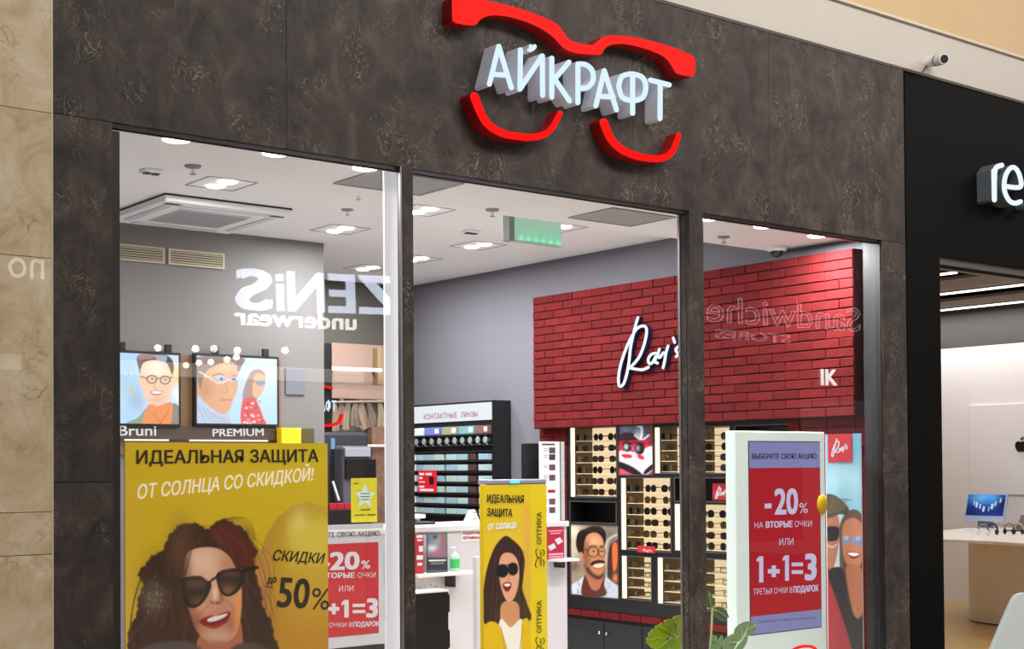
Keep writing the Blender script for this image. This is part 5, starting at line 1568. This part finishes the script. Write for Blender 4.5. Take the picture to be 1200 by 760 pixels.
def stand(p):
    S = lambda *a: [(555+x/3.7, 555+y/3.7) for x, y in a]
    p.poly([(621.8, 500), (700, 500), (700, 900), (621.8, 900)], '#dcc21a', smooth=False)
    p.blob(602, 640, 26, 30, '#e2b83c', .6); p.poly(S((215, 170), (245, 180), (245, 620), (225, 560)), '#d89a4a', .55, soft=6)
    hair = S((110, 290), (140, 268), (170, 285), (205, 320), (222, 370), (218, 430), (212, 500), (232, 560), (240, 640), (60, 660), (40, 560), (45, 480), (60, 400), (85, 330))
    p.poly(hair, '#3a2220')
    for k in range(16): p.line(S((95+k*8, 300+abs(8-k)*4), (80+k*9, 420), (70+k*10, 540), (60+k*11, 640)), .6, '#5c3a30' if k % 2 else '#1e1010', .6)
    p.poly(S((125, 560), (190, 560), (200, 650), (205, 900), (110, 900), (115, 650)), '#c98a62'); p.poly(S((112, 640), (160, 665), (215, 640), (215, 900), (100, 900)), '#e8e4da')
    p.poly(S((40, 680), (105, 650), (150, 780), (160, 950), (40, 950)), '#d8b010'); p.poly(S((210, 640), (245, 660), (245, 950), (190, 950), (205, 760)), '#d8b010')
    p.line(S((118, 660), (135, 760), (140, 860)), 1, '#8a6c10', .7); p.line(S((215, 660), (200, 760)), 1, '#8a6c10', .7)
    p.poly(S((112, 380), (130, 345), (165, 345), (190, 375), (198, 430), (190, 500), (170, 545), (145, 550), (125, 510), (112, 450)), '#dca07e')
    p.ell(555+125/3.7, 555+420/3.7, 7.2, 8.2, '#14141a'); p.ell(555+170/3.7, 555+412/3.7, 6.4, 7.8, '#14141a'); p.line(S((110, 400), (150, 395), (185, 392)), 1.8, '#14141a')
    p.poly(S((125, 480), (145, 468), (165, 476), (155, 505), (138, 508)), '#8a1418'); p.poly(S((132, 480), (146, 475), (160, 480), (146, 488)), '#f4efe8')
    p.line(S((150, 430), (154, 455), (148, 462)), .8, '#a8684c', .8)


t = thing('security_gate', ((s0_+s1_)/2, YS+.06, 0), 'yellow advertising stand with a woman in round sunglasses standing in the doorway', 'stand')
build('body', MB().box(s0_, s1_, YS, YS+.035, .03, sz), mat('stand_yellow', '#d8b818', .3), t, bevel=.006)
sheet('print', t, 'Y', YS-.002, s0_+.002, s1_-.006, .12, sz-.003, .0042, stand, '#d8bb1c', print_mat('stand_print', .22, .35, base=.85, coat=.3))
bx('top_cap', (s0_+.03, s1_-.004, YS-.006, YS+.09, sz+.0005, sz+.03), mat('cap_lilac', '#8f90a8', .35), t, bevel=.008)
bx('blue_lamp', (at(597, 563, Y=YS)[0], at(608, 563, Y=YS)[0], YS-.012, YS-.0065, sz+.006, sz+.022), emis('blue_led', '#3fa8ff', 3.0), t, bevel=.003)
bx('base_foot', (s0_-.02, s1_+.02, YS-.04, YS+.15, 0, .03), dark_alu, t, bevel=.004)
q_ = dict(Y=YS-.0035)
text('lettering', 'ИДЕАЛЬНАЯ', q_, (570.5, 588), (613.5, 589), 9, dk, t, bold=.025)
text('lettering', 'ЗАЩИТА', q_, (570.5, 604), (600, 605), 9, dk, t, bold=.025)
text('lettering', 'от солнца', q_, (571, 620.5), (604, 618), 9, wk_e, t, bold=.02, shear=.2)
for yy in (637.5, 741):
    text('lettering', 'ОПТИКА', q_, (634.2, yy), (634.2, yy-38), 6.8, dk, t, bold=.012)
    m1 = MB()
    stroke(m1, [(629, yy+27), (627.5, yy+24), (629.5, yy+17), (632, yy+16), (629.5, yy+14), (628, yy+8), (630, yy+5)], .9, 'Y', YS-.0035, YS-.0022)
    stroke(m1, [(637, yy+25), (638, yy+21), (636.5, yy+18)], .9, 'Y', YS-.0035, YS-.0022)
    stroke(m1, [(637, yy+13), (638, yy+9), (636.5, yy+6)], .9, 'Y', YS-.0035, YS-.0022)
    build('logo_spectacles', m1, [dk, dk], t, kind='stuff')
    text('lettering', 'АЙКРАФТ', q_, (634.8, yy+25), (634.8, yy+6), 3, dk, t, bold=.02, kind='stuff')

# white panel at the left of the stand
a_, b_ = at(558, 650, Y=1.6)[0], at(568, 650, Y=1.6)[0]
bx('white_side_board', (a_, b_, 1.6, 1.64, 0, at(562, 652, Y=1.6)[2]), mat('board_cool', '#cfd2dc', .4), label='white side board standing behind the left edge of the yellow stand', cat='board', bevel=.003)

# ================================================================== DARK END OF THE SHOP (seen between poster and white column)
YE = 5.8
e = lambda x, y, Y=YE: at(x, y, Y=Y)
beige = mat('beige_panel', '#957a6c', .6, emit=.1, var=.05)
t = thing('beige_board', (e(420, 430)[0], YE+.05, e(420, 465)[2]), 'beige display board on the dark end wall behind the left window', 'board')
bx('board', (e(389, 430)[0], e(456, 430)[0], YE, 5.949, e(420, 467)[2], e(420, 403)[2]), beige, t)
bx('dark_slot', (e(437, 430)[0], e(441, 430)[0], YE-.01, YE-.001, e(437, 450)[2], e(437, 408)[2]), brown, t)
bx('gold_strip', (e(442, 430)[0], e(446, 430)[0], YE-.012, YE-.001, e(437, 450)[2], e(437, 406)[2]), mat('gold_strip', '#b8a070', .4, metal=.3), t)
build('white_lamp_tube', MB().tube([e(383, 431.2, 5.7), e(447, 433.5, 5.7)], .018, 8), emis('tube_white', '#fff8f4', 1.6), thing('linear_lamp', tuple(e(415, 432, 5.7)), 'thin white lamp tube across the beige board at the dark end', 'lamp'))
lamp_t = bpy.data.objects['linear_lamp']
for xx in (394, 440):
    p_ = e(xx, 432, 5.72); bx('arm', (p_[0]-.01, p_[0]+.01, 5.72, 5.799, p_[2]-.008, p_[2]+.008), alu, lamp_t)
t = thing('reflected_clothes_rail', tuple(e(420, 468, 5.6)), 'thin rail with beige cloths added for garments reflected from the shop opposite', 'rail')
build('rail', MB().tube([e(386, 471, 5.6), e(456, 470, 5.6)], .012, 8), mat('rail_beige', '#8c7e6e', .4), t)
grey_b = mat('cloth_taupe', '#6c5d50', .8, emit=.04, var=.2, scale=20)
rnd = random.Random(2)
for k in range(7):  # cloths modelled indoors in place of garments reflected from the shop opposite
    xx = 391+k*9; cl = MB(); yy0, yy1 = 467+rnd.uniform(-2, 3), 500+rnd.uniform(-3, 5)
    nU, nV = 9, 7; V_ = []
    for j in range(nV):
        for i in range(nU):
            u = i/(nU-1)-.5; v = j/(nV-1)
            p = e(xx+u*(4+8*v)+2*math.sin(v*3+k), yy0+(yy1-yy0)*v+1.2*math.cos(u*6), 5.6)
            p[1] += .03*math.sin(u*14+k)*v+.015*k % .04
            V_.append(p)
    cl.add(V_, [(j*nU+i, j*nU+i+1, (j+1)*nU+i+1, (j+1)*nU+i) for j in range(nV-1) for i in range(nU-1)])
    build('reflected_cloth', cl, grey_b if k % 2 else mat('cloth_sand', '#85745f', .8, emit=.04, var=.15), label='%s draped cloth from the left on the rail, standing in for a reflected garment' % ORD[k], cat='cloth', group='cloths on the rail at the dark end', smooth=True)
t = thing('logo_sign', tuple(e(390, 500, 5.4)), 'small red spectacle outline and white letter on the dark panel beside the wall edge', 'sign')
bx('dark_panel', (e(372, 450, 5.42)[0], e(389, 450, 5.42)[0], 5.42, 5.44, e(385, 612, 5.42)[2], e(385, 402, 5.42)[2]), black_pl, t)
build('red_arc', stroke(stroke(MB(), [(372, 452), (381, 453), (389, 454.5)], 3, 'Y', 5.39, 5.415), [(378, 498), (389, 498), (398, 494), (401, 486)], 3.2, 'Y', 5.39, 5.415), [red_face, red_side], t, kind='stuff')
text('lettering', 'АЙКРАФТ', dict(Y=5.39), (350, 481), (394, 481.5), 12.5, wht_face, t, bold=.02)
# black cabinet with grey machine, right of the poster
t = thing('equipment_cabinet', tuple(e(410, 612, 5.2)), 'black cabinet with a rounded grey machine at the dark end of the shop', 'cabinet')
bx('cabinet_body', (e(376, 540, 5.3)[0], e(432.5, 540, 5.3)[0], 5.3, 5.55, .9, e(400, 506, 5.3)[2]), mat('cabinet_charcoal', '#34333a', .4), t, bevel=.03)
bx('machine_body', (e(402, 540, 5.1)[0], e(436, 540, 5.1)[0], 5.1, 5.28, .95, e(420, 522, 5.1)[2]), mat('machine_grey', '#5c5c62', .35), t, bevel=.03)
bx('machine_lid', (e(404, 525, 5.08)[0], e(434, 525, 5.08)[0], 5.07, 5.099, e(420, 535, 5.08)[2], e(420, 524, 5.08)[2]), mat('machine_pale', '#9a9aa2', .3), t, bevel=.006)
bx('dark_window', (e(405, 545, 5.08)[0], e(440, 545, 5.08)[0], 5.07, 5.099, e(420, 560, 5.08)[2], e(420, 538, 5.08)[2]), black_pl, t)
bx('blue_light', (e(389, 520, 5.28)[0], e(392.5, 520, 5.28)[0], 5.28, 5.299, e(390, 526, 5.28)[2], e(390, 513, 5.28)[2]), emis('pale_blue', '#8fb4e8', .8), t)
build('white_handle', MB().tube([e(390, 564, 5.0), e(397, 586, 5.0)], .012, 8), white_pl, t)
t = thing('wood_column', tuple(e(444, 612, 5.5)), 'narrow mottled brown wood column left of the white column', 'column')
bx('shaft', (e(434, 540, 5.6)[0], e(458, 540, 5.6)[0], 5.57, 5.7, 0, e(440, 500, 5.6)[2]), mat('mottled_wood', '#7a5a48', .6, var=.5, scale=22), t)
bx('light_shelf', (e(433, 522, 5.5)[0]-.15, e(458, 522, 5.5)[0], 5.5, 5.56, e(440, 523, 5.5)[2], e(440, 520.5, 5.5)[2]), emis('lit_edge', '#fff6ec', 1.2), t)
for k in range(3):
    a_ = e(386+k*9, 592, 4.9); 
    bx('red_carton', (a_[0], a_[0]+.075, 4.9, 5.0, e(390, 597, 4.9)[2], e(390, 589.5, 4.9)[2]), mat('carton_red', '#b02030', .4), label='%s red carton in the short row beside the yellow flyer' % ORD[k], cat='carton', group='red cartons at the dark end', bevel=.003)
bx('dark_side_table', (e(370, 600, 4.85)[0], e(436, 600, 4.85)[0], 4.85, 5.07, 0, e(390, 597.2, 4.9)[2]), black_lam, label='black low cabinet carrying the red cartons behind the counter', cat='cabinet', bevel=.004)

# ================================================================== PLANTS
leafg = mat('leaf_green', '#9cc41a', .45, var=.3, scale=12)
leafv = mat('leaf_vein', '#b8cc54', .5)
leafp = mat('leaf_variegated', '#8cb884', .45, var=.45, scale=26)
leafd = mat('leaf_dusky', '#5c7a58', .5, var=.3, scale=20)
stem_m = mat('stem_pale', '#c8cc8c', .5)
pc = at(836, 760, Y=.25)
pot = (6.6, .26, 0)
t = thing('potted_plant', pot, 'potted monstera with broad slit leaves around the foot of the second post', 'plant')
build('pot', MB().lathe(pot, [(0.09, 0), (0.11, .005), (0.13, .2), (0.135, .21), (0.12, .21), (0.11, .18)], 24), mat('pot_white', '#d8d4cc', .4), t, smooth=False)
build('soil', MB().lathe(pot, [(0.108, .17), (0.108, .175), (0.05, .18)], 20), mat('soil', '#33261c', .9, bump=.5), t)


def leaf(lobes, Y0, m, mid, veins, nm='leaf', dy=.0, conv=None):
    mb = MB()
    lo = np.array([q for l in lobes for q in l], float); c0_ = lo.mean(0)
    for L in lobes:
        Q = spline([conv(*q) if conv else q for q in L], 4, True)
        pts = []
        for x, y in Q:
            p = at(x, y, Y=Y0); cc = conv(*c0_) if conv else c0_
            p[1] += .0012*abs(x-cc[0])+.0008*(y-cc[1])
            pts.append(p)
        mb.prism(pts, (0, .0025, 0))
    o = build(nm, mb, m, t)
    for v in veins:
        V_ = [conv(*q) if conv else q for q in v]
        pts = []
        cc = conv(*c0_) if conv else c0_
        for x, y in V_:
            p = at(x, y, Y=Y0); p[1] += .0012*abs(x-cc[0])+.0008*(y-cc[1])-.003; pts.append(p)
        build('vein', MB().tube(pts, [.004]+[.0022]*(len(pts)-1), 5), mid, o)
    return o


cv = lambda x, y: (750+x/8, 690+y/8)
leaf([[(92, 487), (115, 448), (270, 445), (240, 462), (150, 470)], [(112, 440), (122, 392), (150, 372), (290, 440)], [(152, 366), (185, 330), (215, 318), (330, 425), (295, 435)],
      [(222, 312), (250, 282), (285, 285), (350, 380), (365, 430), (335, 422)], [(292, 278), (330, 250), (385, 244), (430, 300), (430, 430), (372, 420), (350, 340)],
      [(92, 492), (150, 478), (260, 468), (200, 540), (150, 560), (118, 530)], [(160, 568), (210, 542), (275, 470), (330, 462), (290, 540), (240, 610), (200, 610)], [(250, 615), (300, 545), (340, 462), (430, 452), (440, 560), (380, 640), (290, 650)]],
     .22, leafg, leafv, [[(430, 436), (300, 450), (180, 462), (110, 484)], [(340, 440), (260, 380), (170, 350)], [(385, 436), (320, 350), (240, 292)], [(300, 456), (230, 530)], [(360, 450), (300, 560)]], conv=cv)
leaf([[(690, 180), (740, 165), (800, 190), (840, 240), (850, 270), (790, 255), (720, 200)], [(690, 195), (730, 225), (800, 265), (835, 285), (800, 305), (745, 280), (700, 235)]],
     .16, leafd, leafv, [[(690, 188), (760, 225), (840, 268)]], conv=cv)
leaf([[(635, 20), (660, 40), (690, 90), (700, 160), (680, 185), (650, 140), (635, 90)], [(600, 40), (630, 60), (655, 150), (670, 190), (630, 160), (600, 100)]], .2, leafd, leafv, [[(640, 40), (675, 180)]], conv=cv)
leaf([[(805, 500), (830, 455), (880, 420), (920, 470), (905, 560), (860, 640), (820, 600)], [(885, 415), (900, 350), (960, 305), (1030, 310), (1000, 400), (930, 500), (915, 450)],
      [(1035, 312), (1100, 330), (1085, 400), (1030, 440), (960, 480), (1000, 420)], [(930, 520), (1020, 450), (1010, 520), (950, 600), (900, 640)]],
     .14, leafp, mat('vein_white', '#dfe8d4', .5), [[(870, 640), (920, 500), (1000, 380), (1095, 335)], [(915, 500), (850, 500)], [(950, 450), (940, 380)], [(990, 400), (1000, 330)]], conv=cv)
leaf([[(675, 440), (700, 432), (725, 470), (720, 500), (690, 495)], [(730, 500), (765, 430), (780, 470), (770, 560), (740, 540)], [(670, 520), (730, 510), (760, 560), (740, 640), (680, 620)]], .15, leafp, leafv, [[(700, 440), (705, 490)], [(770, 445), (750, 540)]], conv=cv)
top = np.array([pot[0], pot[1], .17])
for (x_, y_, Y_e) in ((678, 190, .17), (430, 440, .24), (872, 640, .15), (700, 620, .16)):
    ex = at(*cv(x_, y_), Y=Y_e); P = spline([top, top*.6+ex*.4+np.array([0, 0, .03]), ex], 5)
    if x_ == 678:
        P = spline([top, at(831, 790, Y=.18), at(833.5, 745, Y=.17), ex], 5)
    build('stem', MB().tube(P, .007, 7), stem_m, t)

# ================================================================== WRITING ON THE RIGHT PANE
vt = thing('pane_letters', tuple(at(971, 451, Y=.044)), 'small white letters on the right window pane over the red bricks', 'lettering')  # white letters with slight emission, set just before the pane
text('lettering', 'IK', dict(Y=.0445), (962, 450.5), (981, 451), 18, mat('pane_letter_white', '#ece6e8', .5, emit=.25), vt, bold=.03, latin=True, lift=.0005)

# ================================================================== NEIGHBOUR SHOP THINGS
tblm = mat('table_white', '#e0d6ce', .35, var=.02)
t = thing('display_table', (13.1, 1.2, 0), 'large white rounded display table in the neighbouring shop', 'table')
base = []
for a in np.linspace(0, math.pi, 18): base.append((13.1+.57*math.cos(a), 2.1+.57*math.sin(a)))
base += [(12.53, -.0+.5), (13.67, .5)][::1]
build('pedestal', MB().prism([(x, y, 0.012) for x, y in base], (0, 0, .855)), mat('pedestal_cream', '#f2e8de', .4), t)
build('plinth', MB().prism([(13.1+(x-13.1)*.97, y-.01, 0) for x, y in base], (0, 0, .0115)), dark_alu, t)
TZ = .9
top_px = [(1100, 631.5), (1120, 632.2), (1140, 633), (1165, 634), (1200, 636.5), (1240, 640), (1240, 618), (1180, 616.5), (1130, 618.5), (1100, 621.5)]
build('table_top', MB().prism([(min(at(x, y, Z=TZ)[0], 14.1), at(x, y, Z=TZ)[1], TZ) for x, y in top_px], (0, 0, -.027)), tblm, t)
# computer
CXx = at(1157, 618, Z=TZ)[0]-.05
t = thing('desktop_computer', tuple(at(1157, 622, X=CXx+.1)*np.array([1, 1, 0])+np.array([0, 0, TZ])), 'pale blue all-in-one computer with a dark blue wallpaper on the white table', 'computer')
scr4 = [(1134, 577.5), (1181, 578), (1176, 611), (1129, 609.5)]
P4 = [at(*scr4[0], X=CXx+.06), at(*scr4[1], X=CXx+.06), at(*scr4[2], X=CXx), at(*scr4[3], X=CXx)]
build('casing', MB().prism(P4, (.02, 0, 0)), mat('computer_blue', '#b4c8e8', .3), t)


def lerp4(u, v, off=-.003):
    p = P4[0]*(1-u)*(1-v)+P4[1]*u*(1-v)+P4[2]*u*v+P4[3]*(1-u)*v
    return p+np.array([off, 0, 0])


def comp(p):
    p.blob(1155, 583, 16, 6, '#6cb8f0', .9); p.blob(1158, 586, 8, 4, '#2c7ad0', .8); p.blob(1136, 600, 8, 8, '#101a4a', .8); p.blob(1175, 590, 5, 10, '#0c1440', .8)
    for x, y, w in ((1145, 591, 2.4), (1149, 593, 1.6), (1153, 596, 2.4), (1159, 596, 1), (1163, 593, 2.6), (1167, 590, 1.6), (1173, 586, 1.4), (1142, 589, 1)):
        p.line([(x, y-2), (x-.8, y+2)], w, '#c8d4ff', .9)


u_, v_ = np.meshgrid(np.linspace(.035, .965, 60), np.linspace(.05, .80, 40))
V_ = np.array([lerp4(a, b) for a, b in zip(u_.ravel(), v_.ravel())])
pnt = Paint(PJ(V_), '#1c3478'); comp(pnt)
i_ = np.arange(2400).reshape(40, 60)
Fc_ = np.stack([i_[:-1, :-1], i_[:-1, 1:], i_[1:, 1:], i_[1:, :-1]], -1).reshape(-1, 4)
me = bpy.data.meshes.new('screen'); me.from_pydata((V_-OFF[t.name]).tolist(), [], Fc_.tolist())
ca = me.color_attributes.new('Col', 'FLOAT_COLOR', 'POINT')
ca.data.foreach_set('color', np.concatenate([np.clip(pnt.c, 0, 1), np.ones((2400, 1))], 1).ravel().astype(np.float32))
me.materials.append(scr); o = bpy.data.objects.new('screen', me); COL.objects.link(o); o.parent = t
pm_ = lerp4(.5, .98, .03)
bx('stand', (CXx+.03, CXx+.06, pm_[1]-.09, pm_[1]+.09, TZ+.008, pm_[2]+.03), mat('computer_blue_dark', '#7f98b4', .3), t)
bx('stand_foot', (CXx-.03, CXx+.16, pm_[1]-.09, pm_[1]+.09, TZ+.001, TZ+.0075), mat('computer_blue_dark', '#7f98b4', .3), t)
build('power_cable', MB().tube(spline([at(1163, 613, X=CXx+.1), at(1168, 615, X=CXx+.05), at(1172, 619, Z=TZ+.006), at(1166, 624, Z=TZ+.006)], 5), .005, 6), white_pl, t)
# headphones and small gadgets on the table


def ring(c, r, tubr, m, nm, parent, sy=1.0, tilt=.4):
    pts = [np.array([c[0]+r*.35*math.sin(a)*tilt, c[1]+r*math.cos(a), c[2]+r+r*sy*math.sin(a)]) for a in np.linspace(-.6, math.pi+.6, 16)]
    return build(nm, MB().tube(pts, tubr, 6), m, parent)


for k, (x, y, cN, mm) in enumerate(((1152, 627, 'silver', alu), (1163, 626.5, 'black and white', black_pl), (1183, 626, 'brown gold', mat('gold_band', '#9c7a50', .3, metal=.4)), (1193, 626, 'pale gold', mat('pale_gold', '#c8b090', .3, metal=.3)))):
    p = at(x, y, Z=TZ)
    t = thing('headphones', tuple(p), '%s headphones lying on the white table near the computer' % cN, 'headphones', 'headphones on the display table')
    ring(p, .055, .009, mm, 'band', t)
    for s in (-1, 1):
        build('ear_cup', MB().ell((p[0], p[1]+s*.05, p[2]+.032), (.03, .014, .03), 10, 6), black_pl if k != 0 else white_pl, t, smooth=True)
t = thing('laptop', tuple(at(1197, 620, Z=TZ)), 'black open laptop at the right edge of the white table', 'laptop')
LXX = at(1195, 620, Z=TZ)[0]
L4 = [(1197, 603), (1215, 604), (1211, 621), (1190, 619.5)]
build('lid', MB().prism([at(*L4[0], X=LXX+.1), at(*L4[1], X=LXX+.1), at(*L4[2], X=LXX), at(*L4[3], X=LXX)], (.015, 0, 0)), mat('laptop_dark', '#23252c', .3), t)
pz = at(1197, 621.5, Z=TZ)
bx('keyboard_base', (pz[0]-.18, pz[0], pz[1]-.3, pz[1]+.06, TZ+.001, TZ+.012), black_pl, t)
p = at(1135, 621, Z=TZ)
bx('small_box', (p[0]-.03, p[0]+.03, p[1]-.03, p[1]+.03, TZ+.001, TZ+.012), white_pl, label='tiny white box on the table left of the computer', cat='box', bevel=.002)
# dark emblem on the wall panel
em = thing('fruit_emblem', tuple(at(1196, 530, X=14.27)), 'black bitten apple emblem on the white wall panel', 'logo')
ap = [(1196, 517.5), (1199, 516.8), (1202, 518), (1200.5, 521.5), (1202.5, 525), (1200, 529), (1196.5, 528.6), (1193, 529), (1190, 525), (1189.6, 520), (1192, 517)]
build('fruit', MB().prism([at(x, y, X=14.262) for x, y in spline(ap, 4, True)], (.01, 0, 0)), black_pl, em)
build('leaf', MB().prism([at(x, y, X=14.262) for x, y in spline([(1196, 515.5), (1196.5, 513), (1199, 511.5), (1198.5, 514)], 4, True)], (.01, 0, 0)), black_pl, em)
# lamp lines under the rafts
for i_, ((xa, ya_), (xb, yb_), w) in enumerate((((1095, 321.5), (1119, 317.5), 'short, nearest to the entrance'), ((1090, 347.4), (1230, 326), 'long, middle one'), ((1090, 365), (1230, 347.5), 'long, farthest from the entrance'))):
    p, q = at(xa, ya_, Z=3.39), at(xb, yb_, Z=3.39)
    xm = (p[0]+q[0])/2; y0, y1 = min(p[1], q[1]), max(p[1], q[1])
    if i_ > 0: y0, y1 = max(.3, y0), y1+1.2
    else: y1 += 1.5
    t = thing('linear_ceiling_lamp', (xm, (y0+y1)/2, 3.38), 'white linear ceiling lamp in the neighbouring shop, '+w, 'ceiling light', 'linear lamps in the neighbouring shop')
    bx('housing', (xm-.03, xm+.03, y0, y1, 3.386, 3.4), alu, t)
    bx('diffuser', (xm-.026, xm+.026, y0+.005, y1-.005, 3.372, 3.3855), emis('line_lamp', '#fff4e8', 3), t)
    light('line_light', 'AREA', (xm, (y0+y1)/2, 3.36), 30, (1, .97, .94), .06, y1-y0, parent=t)
# light-blue rounded board outside the neighbour's entrance
YN = -.35
bp_ = [(1156, 775), (1163, 760), (1172, 738), (1182, 715), (1188, 702), (1192, 696.5), (1199, 694), (1215, 694), (1240, 700), (1240, 790), (1150, 790)]
pts = [at(x, y, Y=YN) for x, y in bp_]
zmin = 0.02
pts = pts[:8]+[pts[8]]+[np.array([pts[8][0], YN, zmin]), np.array([pts[0][0]-.15, YN, zmin])]
t = thing('info_board', tuple(np.array([pts[6][0]+.1, YN, 0])), 'pale blue rounded board standing at the lower right corner', 'board')
build('panel', MB().prism(pts, (0, .03, 0)), mat('pale_blue_board', '#e0f0f8', .4, var=.02), t, bevel=.004)
bx('foot', (pts[6][0]-.15, pts[6][0]+.25, YN-.12, YN+.16, 0, .019), dark_alu, t)

# ================================================================== THE OTHER SIDE OF THE MALL (seen only as reflections in glass and marble)
VY = 8.3      # mirror plane is y = .05 : real y = .1 - VY = -8.2
of = thing('wall_opposite', (6, -8.4, 3), kind='structure')
bx('sign_band', (-4, 24, -8.45, -8.26, 2.95, 4.6), black_clad, of)
bx('upper_wall', (-4, 24, -8.45, -8.26, 4.605, 7.4), mat('opp_wall', '#6a625a', .8), of)
for xx in (-4, 1.5, 5.2, 9.4, 14.5, 20):
    bx('pier', (xx-.15, xx+.15, -8.45, -8.26, 0, 2.945), black_clad, of)
bx('shop_back_wall', (-4, 24, -14.1, -14, 0, 3.2), mat('opp_back', '#9a8c80', .8, var=.2, scale=1.2), of)
bx('shop_ceiling', (-4, 24, -14, -8.46, 2.95, 3.05), mat('opp_ceiling', '#77706a', .8), of)
light('opposite_shop_light', 'AREA', (8, -11, 2.9), 160, WARM, 10, 2.5, target=(8, -11.01, 0))
bl = emis('opp_letters', '#dfe8ff', 10.0)
t = thing('opposite_sign', (8.6, -8.2, 3.2), 'white mirrored letters of an underwear shop sign reflected in the left window', 'sign')
V8 = dict(Y=VY)
for ch, xa, xb in (('S', 275.5, 320), ('i', 323.5, 334), ('N', 337, 381), ('E', 384.5, 417), ('Z', 420.5, 473), ('E', 477, 511), ('T', 515, 556)):
    base_ = lambda x: 361+(x-276)*.036
    text('lettering', ch, V8, (xb, base_(xb)), (xa, base_(xa)), 46-(xa-276)*.02, bl, t, bold=.03, latin=True, mirror=True, cap=.70)
text('lettering', 'underwear', V8, (418, 386.5), (274, 379.5), 18.5, emis('opp_small', '#fff6f0', 11), t, bold=.03, latin=True, mirror=True)
hl = emis('halo_edge', '#f0d8e0', 3.2)


def outline_text(s, p0, p1, h, parent, nm='lettering'):
    c = bpy.data.curves.new('t', 'FONT'); c.body = s; c.resolution_u = 3; c.fill_mode = 'NONE'; c.bevel_depth = .012; c.bevel_resolution = 0
    o = bpy.data.objects.new('t', c); me = o.to_mesh()
    V = np.array([v.co[:] for v in me.vertices]); Fs = [tuple(p.vertices) for p in me.polygons]
    o.to_mesh_clear(); bpy.data.objects.remove(o)
    A, B = at(*p0, Y=VY), at(*p1, Y=VY); U = at(p0[0], p0[1]-h, Y=VY)
    x0, x1 = V[:, 0].min(), V[:, 0].max()
    X = (V[:, 0]-x0)/(x1-x0); Z_ = V[:, 1]/.69*np.linalg.norm(U-A)
    P = A+X[:, None]*(B-A)+np.stack([np.zeros(len(V)), V[:, 2], Z_], -1)
    P[:, 1] = .1-P[:, 1]
    return build(nm, MB().add(P, Fs), hl, parent, kind='stuff')


t = thing('opposite_sign', (18, -8.2, 3), 'thin glowing outlines of cafe letters reflected over the brick wall', 'sign')
outline_text('Sandwiche', (1008, 388), (828, 376), 27, t)
outline_text('STORES', (926, 402), (838, 396), 10, t)
t = thing('opposite_sign', (4, -8.2, 3), 'faint pale letters reflected in the beige marble at the left edge', 'sign')
text('lettering', 'no', V8, (46, 329), (4, 326), 25, emis('opp_mid', '#fff4e0', 6), t, bold=.0, latin=True, mirror=True, cap=.5)
for k, (x, y) in enumerate(((185, 403), (229, 404), (251, 404), (278, 406), (334, 406), (218, 424), (233, 421), (247, 420), (266, 417), (277, 414))):
    p = at(x, y, Z=2.94); p[1] = .1-p[1]
    if p[1] > -13.9:
        o = build('ceiling_spot', MB().ell((p[0], p[1], 2.9), .04, 12, 8), emis('opp_spot', '#fff6ea', 14), label='ceiling spot of the shop opposite, the %s bright dot reflected in the left window' % ORD[k], cat='ceiling light', group='spots of the shop opposite')
    else: print('spot too far', p)
